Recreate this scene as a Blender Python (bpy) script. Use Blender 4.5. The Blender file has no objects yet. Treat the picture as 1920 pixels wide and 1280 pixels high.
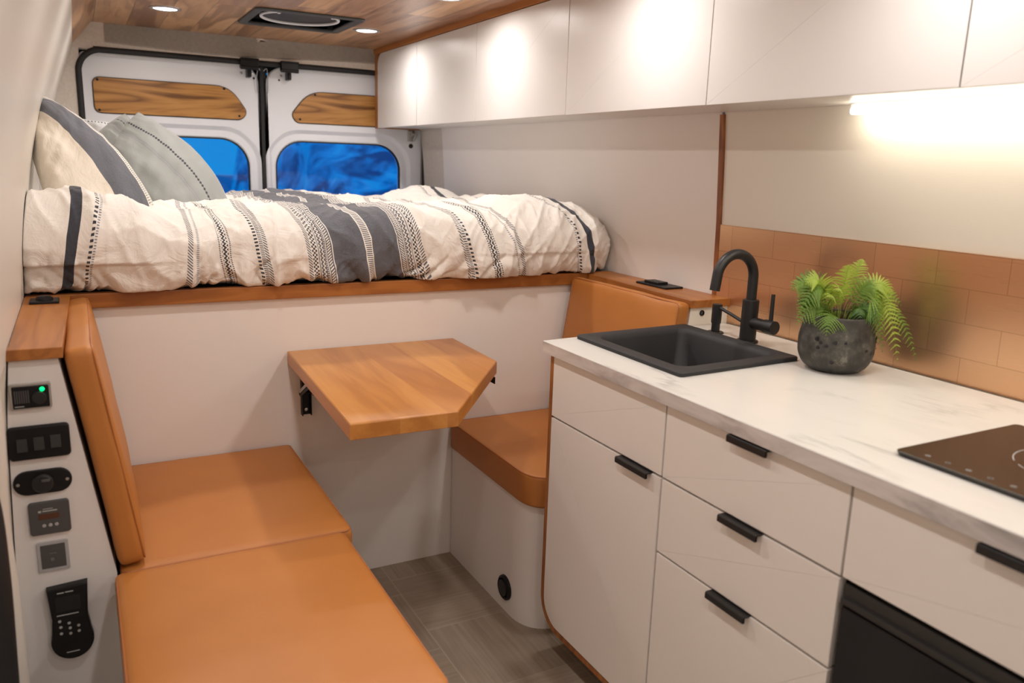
import bpy, bmesh, math, random
from mathutils import Vector, Matrix, noise
random.seed(7)
PI = math.pi
C = bpy.context.scene.collection
S = bpy.context.scene

# ------------------------------------------------------------------ camera, world, exposure
CAM = Vector((0, 0, 1.30))
r_ = Vector((0.88156534, -0.47100447, 0.03158076))
u_ = Vector((0.07531911, 0.20638422, 0.97556783))
f_ = Vector((0.46601458, 0.85764815, -0.21741681))
cd = bpy.data.cameras.new('camera')
cam = bpy.data.objects.new('camera', cd); C.objects.link(cam)
cd.sensor_width = 36; cd.lens = 28.087; cd.clip_start = .02
M = Matrix(((r_.x, u_.x, -f_.x, CAM.x), (r_.y, u_.y, -f_.y, CAM.y), (r_.z, u_.z, -f_.z, CAM.z), (0, 0, 0, 1)))
cam.matrix_world = M
cd.dof.use_dof = True; cd.dof.focus_distance = 2.25; cd.dof.aperture_fstop = 3.4
S.camera = cam
S.view_settings.view_transform = 'Standard'; S.view_settings.look = 'None'
S.view_settings.gamma = 1; S.view_settings.use_curve_mapping = False
S.view_settings.exposure = 0.0
w = bpy.data.worlds.new('dusk_sky'); S.world = w; w.use_nodes = True
bg = w.node_tree.nodes['Background']
bg.inputs[0].default_value = (0.0, 0.255, 0.72, 1); bg.inputs[1].default_value = 1.0

DOWN_W = 3.05          # watts of each ceiling downlight
DOWN_COL = (1.0, 0.935, 0.885)
STRIP_E = 17.0        # emission of the strip light under the cabinets

# ------------------------------------------------------------------ material helpers
class NT:
    def __init__(s, name):
        s.m = bpy.data.materials.new(name); s.m.use_nodes = True
        s.t = s.m.node_tree; s.b = s.t.nodes['Principled BSDF']
        s._tc = None
    def n(s, kind, **kw):
        x = s.t.nodes.new(kind)
        for k, v in kw.items(): setattr(x, k, v)
        return x
    def set(s, sock, v):
        if hasattr(v, 'is_output') or isinstance(v, bpy.types.NodeSocket): s.t.links.new(v, sock)
        else:
            if isinstance(v, (tuple, list)) and len(v) == 3 and sock.type == 'RGBA': v = (*v, 1)
            sock.default_value = v
    def m_(s, op, a, b=0.0, c=None, clamp=False):
        x = s.n('ShaderNodeMath', operation=op, use_clamp=clamp)
        s.set(x.inputs[0], a); s.set(x.inputs[1], b)
        if c is not None: s.set(x.inputs[2], c)
        return x.outputs[0]
    def coord(s, which='Object'):
        if not s._tc: s._tc = s.n('ShaderNodeTexCoord')
        return s._tc.outputs[which]
    def map(s, vec, scale=(1, 1, 1), loc=(0, 0, 0), rot=(0, 0, 0)):
        x = s.n('ShaderNodeMapping'); s.set(x.inputs['Vector'], vec)
        x.inputs['Scale'].default_value = scale; x.inputs['Location'].default_value = loc; x.inputs['Rotation'].default_value = rot
        return x.outputs[0]
    def noise(s, vec, scale=5, detail=4, rough=.5, dist=0, out=0):
        x = s.n('ShaderNodeTexNoise'); s.set(x.inputs['Vector'], vec)
        x.inputs['Scale'].default_value = scale; x.inputs['Detail'].default_value = detail
        x.inputs['Roughness'].default_value = rough; x.inputs['Distortion'].default_value = dist
        return x.outputs[out]
    def ramp(s, fac, stops, interp='LINEAR'):
        x = s.n('ShaderNodeValToRGB'); x.color_ramp.interpolation = interp
        e = x.color_ramp.elements
        while len(e) < len(stops): e.new(.5)
        for el, (p, c) in zip(e, stops):
            el.position = p; el.color = (*c, 1) if len(c) == 3 else c
        s.set(x.inputs[0], fac); return x.outputs[0]
    def mix(s, fac, a, b, mode='MIX'):
        x = s.n('ShaderNodeMix', data_type='RGBA', blend_type=mode)
        s.set(x.inputs[0], fac); s.set(x.inputs[6], a); s.set(x.inputs[7], b)
        return x.outputs[2]
    def sep(s, vec):
        x = s.n('ShaderNodeSeparateXYZ'); s.set(x.inputs[0], vec); return x.outputs
    def comb(s, x_, y_, z_):
        x = s.n('ShaderNodeCombineXYZ'); s.set(x.inputs[0], x_); s.set(x.inputs[1], y_); s.set(x.inputs[2], z_); return x.outputs[0]
    def bump(s, h, strength=.2, dist=.01):
        x = s.n('ShaderNodeBump'); x.inputs['Strength'].default_value = strength; x.inputs['Distance'].default_value = dist
        s.set(x.inputs['Height'], h); s.t.links.new(x.outputs[0], s.b.inputs['Normal'])
    def fin(s, col=None, rough=None, metal=None, **kw):
        if col is not None: s.set(s.b.inputs['Base Color'], col)
        if rough is not None: s.set(s.b.inputs['Roughness'], rough)
        if metal is not None: s.set(s.b.inputs['Metallic'], metal)
        for k, v in kw.items(): s.set(s.b.inputs[k.replace('_', ' ')], v)
        return s.m

def plain(name, col, rough=.5, metal=0, nz=.04, nscale=12, bump=0, **kw):
    t = NT(name); f = t.noise(t.coord(), nscale, 3)
    k = lambda s: tuple(max(0, min(1, c * s)) for c in col)
    c = t.ramp(f, [(.3, k(1 - nz)), (.7, k(1 + nz))])
    if bump: t.bump(t.noise(t.coord(), bump, 4), .12, .002)
    return t.fin(c, rough, metal, **kw)

def emis(name, col, e):
    t = NT(name); t.fin((0, 0, 0), .5)
    t.set(t.b.inputs['Emission Color'], col); t.b.inputs['Emission Strength'].default_value = e
    return t.m

def wood(name, dark, mid, light, axis=0, rough=.38, plank=0, across=1, bands=22, seam=.0025, butt=0, tone=.28, off=0.0):
    """grain running along axis; plank = width of the boards measured along `across`"""
    t = NT(name); co = t.coord(); sp = t.sep(co)
    x = [sp[0], sp[1], sp[2]]
    if plank:
        q = t.m_('DIVIDE', t.m_('ADD', x[across], 10 + off), plank); idx = t.m_('FLOOR', q); fr = t.m_('FRACT', q)
        wn = t.n('ShaderNodeTexWhiteNoise', noise_dimensions='1D'); t.set(wn.inputs['W'], idx); rnd = wn.outputs[0]
        along = x[axis]
        if butt:
            q2 = t.m_('DIVIDE', t.m_('ADD', along, t.m_('MULTIPLY', rnd, butt * 3)), butt)
            idx2 = t.m_('FLOOR', q2); fr2 = t.m_('FRACT', q2)
            wn2 = t.n('ShaderNodeTexWhiteNoise', noise_dimensions='1D')
            t.set(wn2.inputs['W'], t.m_('ADD', t.m_('MULTIPLY', idx, 7.3), t.m_('MULTIPLY', idx2, 3.1))); rnd = wn2.outputs[0]
        shift = t.m_('MULTIPLY', rnd, 9.0)
    else: rnd = None; shift = 0.0
    v = []
    for i in range(3):
        a = t.m_('MULTIPLY', x[i], 1.1 if i == axis else 9.0)
        v.append(t.m_('ADD', a, shift) if plank else a)
    vec = t.comb(*v)
    n1 = t.noise(vec, 1.0, 3, .5, .6)
    rings = t.m_('FRACT', t.m_('MULTIPLY', n1, bands * .35))
    rings = t.m_('ABSOLUTE', t.m_('SUBTRACT', rings, .5))
    v2 = t.comb(*[t.m_('MULTIPLY', x[i], 4 if i == axis else 160) for i in range(3)])
    n2 = t.noise(v2, 1.0, 3, .6)
    f = t.m_('ADD', t.m_('MULTIPLY', rings, .9), t.m_('MULTIPLY', n2, .35))
    f = t.m_('ADD', f, t.m_('MULTIPLY', t.m_('SUBTRACT', n1, .5), .9))
    c = t.ramp(f, [(.15, dark), (.42, mid), (.85, light)])
    if plank:
        br = t.m_('ADD', 1 - tone / 2, t.m_('MULTIPLY', rnd, tone))
        hsv = t.n('ShaderNodeHueSaturation'); t.set(hsv.inputs['Value'], br); t.set(hsv.inputs['Color'], c)
        t.set(hsv.inputs['Hue'], t.m_('ADD', .494, t.m_('MULTIPLY', rnd, .012))); c = hsv.outputs[0]
        if seam:
            e = t.m_('LESS_THAN', fr, seam / plank)
            if butt: e = t.m_('MAXIMUM', e, t.m_('LESS_THAN', fr2, seam / butt))
            c = t.mix(t.m_('MULTIPLY', e, .75), c, tuple(k * .25 for k in dark))
    t.bump(f, .08, .002)
    return t.fin(c, rough)

# ------------------------------------------------------------------ mesh helpers
def bx(bm, x0, x1, y0, y1, z0, z1, bev=0, seg=2, mat=None):
    r = bmesh.ops.create_cube(bm, size=1.0); vs = r['verts']
    for v in vs:
        v.co = Vector(((x0 + x1) / 2 + v.co.x * (x1 - x0), (y0 + y1) / 2 + v.co.y * (y1 - y0), (z0 + z1) / 2 + v.co.z * (z1 - z0)))
    if bev:
        es = list({e for v in vs for e in v.link_edges})
        r = bmesh.ops.bevel(bm, geom=es, offset=bev, segments=seg, affect='EDGES', profile=.5)
        vs = list({v for f in r['faces'] for v in f.verts})
    if mat is not None: bmesh.ops.transform(bm, matrix=mat, verts=vs)
    return vs
AX = {'x': lambda a, b, d: Vector((d, a, b)), 'y': lambda a, b, d: Vector((a, d, b)), 'z': lambda a, b, d: Vector((a, b, d))}
def loft(bm, loops, cap0=True, cap1=True, closed=True):
    """loops: lists of 3D points with equal count"""
    L = [[bm.verts.new(p) for p in lp] for lp in loops]; n = len(L[0])
    for a, b in zip(L, L[1:]):
        for i in range(n if closed else n - 1):
            j = (i + 1) % n
            try: bm.faces.new((a[i], a[j], b[j], b[i]))
            except ValueError: pass
    if cap0: bm.faces.new(L[0][::-1])
    if cap1: bm.faces.new(L[-1])
    return L
def prism(bm, poly, ax, a, b):
    f = AX[ax]; loft(bm, [[f(p[0], p[1], d) for p in poly] for d in (a, b)])
def offset_poly(poly, d):
    """inset (d>0) of a counter-clockwise polygon"""
    n = len(poly); out = []
    for i in range(n):
        p0, p1, p2 = Vector(poly[i - 1]), Vector(poly[i]), Vector(poly[(i + 1) % n])
        e1 = (p1 - p0); e2 = (p2 - p1)
        if e1.length < 1e-9 or e2.length < 1e-9: e1 = e2 = (p2 - p0)
        n1 = Vector((-e1.y, e1.x)).normalized(); n2 = Vector((-e2.y, e2.x)).normalized()
        b = (n1 + n2); b = b.normalized() if b.length > 1e-6 else n1
        k = d / max(.35, b.dot(n1)); out.append(tuple(p1 + b * k))
    return out
def soft_prism(bm, poly, ax, a, b, r, seg=4, r2=None, crown=0):
    """extrusion with rounded rims; poly counter-clockwise in its own plane"""
    f = AX[ax]; loops = []; s = 1 if b > a else -1
    r2 = r if r2 is None else r2
    for k in range(seg + 1):
        t = k / seg * PI / 2; loops.append((r * (1 - math.sin(t)), a + s * r * (1 - math.cos(t))))
    for k in range(seg + 1):
        t = k / seg * PI / 2; loops.append((r2 * (1 - math.cos(t)), b - s * r2 * (1 - math.sin(t))))
    loft(bm, [[f(p[0], p[1], d) for p in offset_poly(poly, i)] for i, d in loops])
def rrect(x0, x1, y0, y1, r, k=8):
    """counter-clockwise rounded rectangle; r may be four radii (bl, br, tr, tl)"""
    rs = r if isinstance(r, (tuple, list)) else (r,) * 4; p = []
    cs = [(x0, y0, 1, 1, PI), (x1, y0, -1, 1, 1.5 * PI), (x1, y1, -1, -1, 0), (x0, y1, 1, -1, .5 * PI)]
    for (cx, cy, sx, sy, a0), q in zip(cs, rs):
        q = max(q, 1e-4)
        for i in range(k + 1):
            a = a0 + i / k * PI / 2; p.append((cx + sx * q + q * math.cos(a), cy + sy * q + q * math.sin(a)))
    return p
def rpoly(pts, rad, k=6):
    """round the corners of a ccw polygon"""
    out = []; n = len(pts)
    for i in range(n):
        p0, p1, p2 = Vector(pts[i - 1]), Vector(pts[i]), Vector(pts[(i + 1) % n])
        r = rad[i] if isinstance(rad, (list, tuple)) else rad
        a = (p0 - p1).normalized(); b = (p2 - p1).normalized(); ang = a.angle(b)
        if r < 1e-5: out.append(tuple(p1)); continue
        d = min(r / math.tan(ang / 2), (p0 - p1).length * .49, (p2 - p1).length * .49)
        s, e = p1 + a * d, p1 + b * d
        for j in range(k + 1):
            t = j / k; out.append(tuple(s * (1 - t) ** 2 + p1 * 2 * t * (1 - t) + e * t * t))
    return out
def cyl(bm, p0, p1, r0, r1=None, seg=24, cap=True):
    p0, p1 = Vector(p0), Vector(p1); r1 = r0 if r1 is None else r1
    d = (p1 - p0).normalized(); a = d.orthogonal().normalized(); b = d.cross(a)
    lp = [[p + (a * math.cos(t) + b * math.sin(t)) * r for t in [2 * PI * i / seg for i in range(seg)]] for p, r in ((p0, r0), (p1, r1))]
    loft(bm, lp, cap, cap)
def lathe(bm, c, prof, axis='z', seg=40, capa=True, capb=True):
    c = Vector(c); loops = []
    for r, h in prof:
        lp = []
        for i in range(seg):
            t = 2 * PI * i / seg; a, b = r * math.cos(t), r * math.sin(t)
            lp.append(c + {'z': Vector((a, b, h)), 'y': Vector((a, h, b)), 'x': Vector((h, a, b))}[axis])
        loops.append(lp)
    loft(bm, loops, capa, capb)
def tube(bm, pts, r, seg=10, cap=True):
    pts = [Vector(p) for p in pts]; n = len(pts); loops = []
    t = (pts[1] - pts[0]).normalized(); a = t.orthogonal().normalized()
    for i, p in enumerate(pts):
        tt = (pts[min(i + 1, n - 1)] - pts[max(i - 1, 0)]).normalized()
        a = (a - tt * a.dot(tt)).normalized(); b = tt.cross(a)
        rr = r[i] if isinstance(r, (list, tuple)) else r
        loops.append([p + (a * math.cos(2 * PI * k / seg) + b * math.sin(2 * PI * k / seg)) * rr for k in range(seg)])
    loft(bm, loops, cap, cap)
def catmull(pts, k=8):
    P = [Vector(p) for p in pts]; P = [P[0] * 2 - P[1]] + P + [P[-1] * 2 - P[-2]]; out = []
    for i in range(1, len(P) - 2):
        for j in range(k):
            t = j / k; a, b, c, d = P[i - 1:i + 3]
            out.append(.5 * ((2 * b) + (c - a) * t + (2 * a - 5 * b + 4 * c - d) * t * t + (3 * b - a - 3 * c + d) * t ** 3))
    out.append(P[-2]); return out
def soft_box(bm, sx, sy, sz, r, nx=16, ny=16, nz=6, puff=0, mat=None, wob=0, seed=0):
    """padded slab centred on the origin, rounded edges, slightly domed top"""
    vm = {}
    def pt(i, j, k):
        key = (i, j, k)
        if key in vm: return vm[key]
        def sp(t, n, s):  # concentrate samples near the edges
            q = 2 * t / n - 1; return s / 2 * (math.copysign(1 - (1 - abs(q)) ** 1.6, q))
        p = Vector((sp(i, nx, sx), sp(j, ny, sy), sp(k, nz, sz)))
        q = Vector((max(-sx / 2 + r, min(sx / 2 - r, p.x)), max(-sy / 2 + r, min(sy / 2 - r, p.y)), max(-sz / 2 + r, min(sz / 2 - r, p.z))))
        d = p - q
        if d.length > 1e-9:
            m = max(abs(d.x), abs(d.y), abs(d.z)); p = q + d.normalized() * min(r, m * 1.0 if m < r else r)
        u, v = 2 * p.x / sx, 2 * p.y / sy
        p.z += puff * max(0, (1 - u ** 4)) * max(0, (1 - v ** 4)) * (1 if p.z > 0 else -.2)
        if wob: p += noise.noise_vector(p * 9 + Vector((seed, 0, 0))) * wob
        vm[key] = bm.verts.new(p); return vm[key]
    def face(a, b, c, d): bm.faces.new((pt(*a), pt(*b), pt(*c), pt(*d)))
    for i in range(nx):
        for j in range(ny):
            face((i, j, 0), (i, j + 1, 0), (i + 1, j + 1, 0), (i + 1, j, 0)); face((i, j, nz), (i + 1, j, nz), (i + 1, j + 1, nz), (i, j + 1, nz))
    for i in range(nx):
        for k in range(nz):
            face((i, 0, k), (i + 1, 0, k), (i + 1, 0, k + 1), (i, 0, k + 1)); face((i, ny, k), (i, ny, k + 1), (i + 1, ny, k + 1), (i + 1, ny, k))
    for j in range(ny):
        for k in range(nz):
            face((0, j, k), (0, j, k + 1), (0, j + 1, k + 1), (0, j + 1, k)); face((nx, j, k), (nx, j + 1, k), (nx, j + 1, k + 1), (nx, j, k + 1))
    if mat is not None: bmesh.ops.transform(bm, matrix=mat, verts=list(vm.values()))

ORI = {}
def obj(name, bm, mat, parent=None, label=None, cat=None, group=None, kind=None, smooth=35, fix=True):
    """link bm (world coordinates) as one mesh object under parent"""
    if fix: bmesh.ops.recalc_face_normals(bm, faces=bm.faces)
    if parent is not None: o_ = ORI[parent.name]
    else:
        xs = [v.co for v in bm.verts]
        o_ = Vector(((min(v.x for v in xs) + max(v.x for v in xs)) / 2, (min(v.y for v in xs) + max(v.y for v in xs)) / 2, min(v.z for v in xs)))
        if kind == 'structure': o_ = Vector((0, 0, 0))
    bmesh.ops.translate(bm, vec=-o_, verts=bm.verts)
    me = bpy.data.meshes.new(name); bm.to_mesh(me); bm.free()
    for f in me.polygons: f.use_smooth = True
    try: me.set_sharp_from_angle(angle=math.radians(smooth))
    except Exception: pass
    for m in (mat if isinstance(mat, list) else [mat]): me.materials.append(m)
    o = bpy.data.objects.new(name, me); C.objects.link(o)
    if smooth <= 35:
        wn = o.modifiers.new('weighted_normals', 'WEIGHTED_NORMAL'); wn.mode = 'FACE_AREA'; wn.weight = 100; wn.keep_sharp = True; wn.thresh = .001
    if parent is not None: o.parent = parent
    else: o.location = o_
    ORI[o.name] = o_
    if label: o['label'] = label
    if cat: o['category'] = cat
    if group: o['group'] = group
    if kind: o['kind'] = kind
    return o
def thing(name, label, cat, loc, group=None, kind=None):
    o = bpy.data.objects.new(name, None); C.objects.link(o); o.empty_display_size = .05
    o.location = loc; ORI[o.name] = Vector(loc); o['label'] = label; o['category'] = cat
    if group: o['group'] = group
    if kind: o['kind'] = kind
    return o
def one(fn, *a, **k):
    bm = bmesh.new(); fn(bm, *a, **k); return bm
def box(name, x0, x1, y0, y1, z0, z1, mat, parent=None, bev=.001, **k):
    return obj(name, one(bx, x0, x1, y0, y1, z0, z1, bev), mat, parent, **k)

# ------------------------------------------------------------------ materials
def laminate(name, col, rough=.33, grain=0.0):
    t = NT(name)
    f = t.noise(t.coord(), 3, 3); c = t.ramp(f, [(.3, tuple(k * .985 for k in col)), (.7, col)])
    t.bump(t.noise(t.map(t.coord(), (1, 1, 1)), 260, 2), .05 + grain, .0006)
    t.b.inputs['Specular IOR Level'].default_value = .5
    return t.fin(c, rough)
m_white = laminate('white_laminate', (.86, .81, .77), .42)
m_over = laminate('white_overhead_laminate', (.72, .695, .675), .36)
m_wall = laminate('painted_panel', (.84, .79, .75), .5, .05)
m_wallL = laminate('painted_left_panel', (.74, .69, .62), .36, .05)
m_wallK = laminate('textured_vinyl_panel', (.82, .775, .70), .55, .25)
m_ctrl = laminate('grey_white_panel', (.78, .75, .735), .5)
m_door = laminate('white_door_metal', (.86, .88, .93), .38)
m_fab = plain('greige_fabric', (.68, .615, .545), .9, 0, .06, 90, bump=700)
m_cherry = wood('cherry_wood', (.27, .09, .018), (.37, .13, .026), (.46, .18, .04), 0, .38, bands=12)
m_cherry_y = wood('cherry_wood_y', (.28, .095, .02), (.39, .14, .03), (.47, .185, .042), 1, .38, bands=12)
m_cherry_z = wood('cherry_wood_z', (.22, .065, .016), (.34, .12, .030), (.44, .17, .045), 2, .42)
m_table = wood('table_wood', (.43, .165, .036), (.51, .21, .048), (.58, .26, .068), 1, .30, plank=.112, across=0, bands=10, seam=0, tone=.26, off=.03)
m_ceil = wood('walnut_ceiling', (.24, .115, .052), (.44, .235, .115), (.62, .37, .20), 1, .30, plank=.128, across=0, butt=.9, tone=.55, bands=12)
m_acacia = wood('acacia_insert', (.17, .065, .015), (.46, .215, .055), (.66, .35, .11), 0, .35, bands=19)
m_dark = plain('matt_black', (.014, .014, .015), .42)
m_rub = plain('black_rubber', (.012, .012, .013), .6)
m_blk = plain('black_plastic', (.007, .007, .008), .42, Specular_IOR_Level=.3)
m_grey = plain('grey_plastic', (.075, .072, .074), .5)
m_rock = plain('rocker_plastic', (.022, .022, .022), .45)
m_lgrey = plain('light_grey_plate', (.42, .42, .43), .5)
m_steel = plain('brushed_steel', (.55, .55, .54), .3, 1)
m_sink = plain('granite_composite', (.022, .022, .024), .62, 0, .35, 900, bump=1200)
m_drain = plain('dark_steel', (.12, .12, .12), .35, 1)
m_vent = plain('charcoal_plastic', (.035, .037, .036), .45)
m_ring = plain('white_plastic_ring', (.75, .75, .78), .4)
m_inside = plain('dark_recess', (.006, .007, .008), .6)
m_green = emis('green_indicator', (0.0, 1, .22, 1), 2.2)
m_mark = plain('pale_print', (.42, .43, .42), .5)
m_amber = plain('amber_display', (.10, .035, .015), .3)
m_red = plain('dim_print', (.16, .16, .15), .5)
m_soil = plain('potting_soil', (.018, .012, .008), .95, 0, .5, 60, bump=90)
m_lens = emis('lamp_lens', (1, .97, .95, 1), 9)
m_strip = emis('strip_diffuser', (1, .90, .72, 1), STRIP_E)

def leather():
    t = NT('tan_leatherette')
    f = t.noise(t.coord(), 5, 3); c = t.ramp(f, [(.3, (.45, .165, .034)), (.7, (.50, .19, .040))])
    vo = t.n('ShaderNodeTexVoronoi'); t.set(vo.inputs['Vector'], t.coord()); vo.inputs['Scale'].default_value = 700
    t.bump(t.m_('ADD', vo.outputs[0], t.m_('MULTIPLY', t.noise(t.coord(), 7, 2), 3.0)), .16, .0012)
    return t.fin(c, .46)
m_lea = leather()
m_pip = plain('tan_piping', (.40, .135, .035), .5)

def marble():
    t = NT('marble_laminate'); co = t.coord()
    v = t.map(co, (9, 1.6, 9), rot=(0, 0, .12))
    n = t.noise(v, 1.3, 9, .62, .5)
    vein = t.m_('POWER', t.m_('SUBTRACT', 1.0, t.m_('MULTIPLY', t.m_('ABSOLUTE', t.m_('SUBTRACT', n, .5)), 16.0), clamp=True), 2.0)
    gate = t.ramp(t.noise(co, 4.0, 3), [(.52, (0, 0, 0)), (.70, (1, 1, 1))])
    k = t.m_('MULTIPLY', vein, gate)
    cloud = t.noise(t.map(co, (6, 1.6, 6)), 1.2, 5, .55)
    base = t.ramp(cloud, [(.3, (.60, .585, .555)), (.5, (.66, .645, .61)), (.75, (.68, .665, .63))])
    c = t.mix(t.m_('MULTIPLY', k, .62), base, (.22, .22, .225))
    return t.fin(c, .27)
m_marble = marble()

def marble_edge():
    t = NT('marble_edge'); co = t.coord()
    n = t.noise(t.map(co, (4, 3.2, 14), rot=(.5, 0, 0)), 1.5, 6, .6, .8)
    c = t.ramp(n, [(.3, (.36, .33, .33)), (.5, (.62, .585, .57)), (.7, (.74, .70, .68))])
    return t.fin(c, .3)
m_medge = marble_edge()

def copper():
    t = NT('copper_tiles'); s = t.sep(t.coord())
    W, H = .157, .0735
    row = t.m_('FLOOR', t.m_('DIVIDE', t.m_('SUBTRACT', 1.1465, s[2]), H))
    zf = t.m_('FRACT', t.m_('DIVIDE', t.m_('SUBTRACT', 1.1465, s[2]), H))
    par = t.m_('MODULO', t.m_('ADD', row, 4), 2.0)
    yq = t.m_('DIVIDE', t.m_('ADD', t.m_('SUBTRACT', s[1], .926), t.m_('MULTIPLY', par, W / 2)), W)
    yq = t.m_('ADD', yq, 20)
    col = t.m_('FLOOR', yq); yf = t.m_('FRACT', yq)
    wn = t.n('ShaderNodeTexWhiteNoise', noise_dimensions='2D'); t.set(wn.inputs['Vector'], t.comb(col, row, 0.0)); rnd = wn.outputs[0]
    e = t.m_('MAXIMUM', t.m_('LESS_THAN', yf, .0012 / W), t.m_('LESS_THAN', zf, .0011 / H))
    base = t.mix(rnd, (.66, .40, .235), (.72, .445, .265))
    c = t.mix(t.m_('MULTIPLY', e, .45), base, (.13, .055, .03))
    gr = t.noise(t.map(t.coord(), (1, 6, 900)), 1, 2)
    # each tile is bedded at a very slightly different tilt
    tilt = t.m_('ADD', t.m_('MULTIPLY', t.m_('MULTIPLY', t.m_('SUBTRACT', rnd, .5), yf), .0006), t.m_('MULTIPLY', gr, .00008))
    b = t.n('ShaderNodeBump'); b.inputs['Strength'].default_value = .35; b.inputs['Distance'].default_value = 1
    t.set(b.inputs['Height'], tilt); t.t.links.new(b.outputs[0], t.b.inputs['Normal'])
    return t.fin(c, t.m_('ADD', .25, t.m_('MULTIPLY', gr, .08)), .88)
m_copper = copper()

def tilefloor():
    t = NT('floor_vinyl'); s = t.sep(t.coord())
    W, L = .305, .61
    xq = t.m_('DIVIDE', t.m_('SUBTRACT', s[0], .782 - 6.1), W); cx = t.m_('FLOOR', xq); xf = t.m_('FRACT', xq)
    yq = t.m_('ADD', t.m_('DIVIDE', t.m_('SUBTRACT', s[1], 1.885 - 6.1), .305), t.m_('MULTIPLY', t.m_('MODULO', cx, 2.0), .3))
    cy = t.m_('FLOOR', yq); yf = t.m_('FRACT', yq)
    wn = t.n('ShaderNodeTexWhiteNoise', noise_dimensions='2D'); t.set(wn.inputs['Vector'], t.comb(cx, cy, 0.0)); rnd = wn.outputs[0]
    par = t.m_('MODULO', t.m_('ADD', cx, cy), 2.0)
    g1 = t.noise(t.map(t.coord(), (3, 90, 1)), 1, 5, .65); g2 = t.noise(t.map(t.coord(), (90, 3, 1)), 1, 5, .65)
    mx = t.n('ShaderNodeMix'); t.set(mx.inputs[0], par); t.set(mx.inputs[2], g1); t.set(mx.inputs[3], g2)
    g = t.m_('ADD', mx.outputs[0], t.m_('MULTIPLY', t.m_('SUBTRACT', rnd, .5), .22))
    g = t.m_('ADD', g, t.m_('MULTIPLY', t.m_('SUBTRACT', t.noise(t.coord(), 9, 4), .5), .35))
    c = t.ramp(g, [(.2, (.27, .215, .163)), (.5, (.345, .28, .215)), (.8, (.42, .345, .27))])
    e = t.m_('MAXIMUM', t.m_('LESS_THAN', xf, .0035 / W), t.m_('LESS_THAN', yf, .0035 / .305))
    c = t.mix(t.m_('MULTIPLY', e, .45), c, (.52, .44, .34))
    t.bump(g, .06, .002)
    return t.fin(c, .5)
m_floor = tilefloor()

def stone():
    t = NT('pitted_dark_stone'); co = t.coord()
    n = t.noise(co, 26, 8, .7)
    c = t.ramp(n, [(.3, (.012, .012, .011)), (.48, (.040, .038, .032)), (.60, (.085, .080, .066)), (.72, (.24, .23, .19))])
    z = t.sep(co)[2]
    rimk = t.ramp(z, [(.085, (0, 0, 0)), (.105, (1, 1, 1))])
    c = t.mix(t.m_('MULTIPLY', rimk, .55), c, (.035, .033, .028))
    t.bump(t.noise(co, 60, 6, .7), .5, .004)
    return t.fin(c, t.ramp(n, [(.3, (.35,) * 3), (.6, (.75,) * 3)]))
m_stone = stone()
m_pit = plain('pit_glaze', (.012, .012, .016), .25)

def leaf(name, a, b, tr):
    t = NT(name)
    c = t.ramp(t.noise(t.coord(), 16, 3), [(.3, a), (.7, b)])
    t.set(t.b.inputs['Base Color'], c); t.b.inputs['Roughness'].default_value = .5
    tl = t.n('ShaderNodeBsdfTranslucent'); t.set(tl.inputs[0], tr)
    ms = t.n('ShaderNodeMixShader'); ms.inputs[0].default_value = .35
    t.t.links.new(t.b.outputs[0], ms.inputs[1]); t.t.links.new(tl.outputs[0], ms.inputs[2])
    t.t.links.new(ms.outputs[0], t.t.nodes['Material Output'].inputs[0]); return t.m
m_leafs = [leaf('fern_green', (.11, .21, .025), (.22, .35, .05), (.30, .45, .05)),
           leaf('fern_bright', (.30, .42, .05), (.44, .54, .09), (.45, .6, .07)),
           leaf('fern_deep', (.05, .12, .02), (.09, .19, .03), (.14, .26, .03))]
m_stem = plain('fern_stem', (.16, .10, .05), .6)

def glass():
    t = NT('door_glass'); tr = t.n('ShaderNodeBsdfTransparent'); tr.inputs[0].default_value = (.95, .98, 1, 1)
    gl = t.n('ShaderNodeBsdfGlossy'); gl.inputs['Roughness'].default_value = .02
    fr = t.n('ShaderNodeFresnel'); fr.inputs[0].default_value = 1.3
    ms = t.n('ShaderNodeMixShader'); t.t.links.new(fr.outputs[0], ms.inputs[0])
    t.t.links.new(tr.outputs[0], ms.inputs[1]); t.t.links.new(gl.outputs[0], ms.inputs[2])
    t.t.links.new(ms.outputs[0], t.t.nodes['Material Output'].inputs[0]); return t.m
m_glass = glass()
def cook():
    t = NT('black_ceramic_glass'); return t.fin(t.ramp(t.noise(t.coord(), 4, 2), [(.3, (.010, .008, .007)), (.7, (.014, .011, .009))]), .13, 0, Specular_IOR_Level=.7)
m_cook = cook()
m_fridge = plain('fridge_black', (.006, .0065, .009), .2)
m_fridgef = plain('fridge_frame', (.03, .029, .028), .4)

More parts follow.
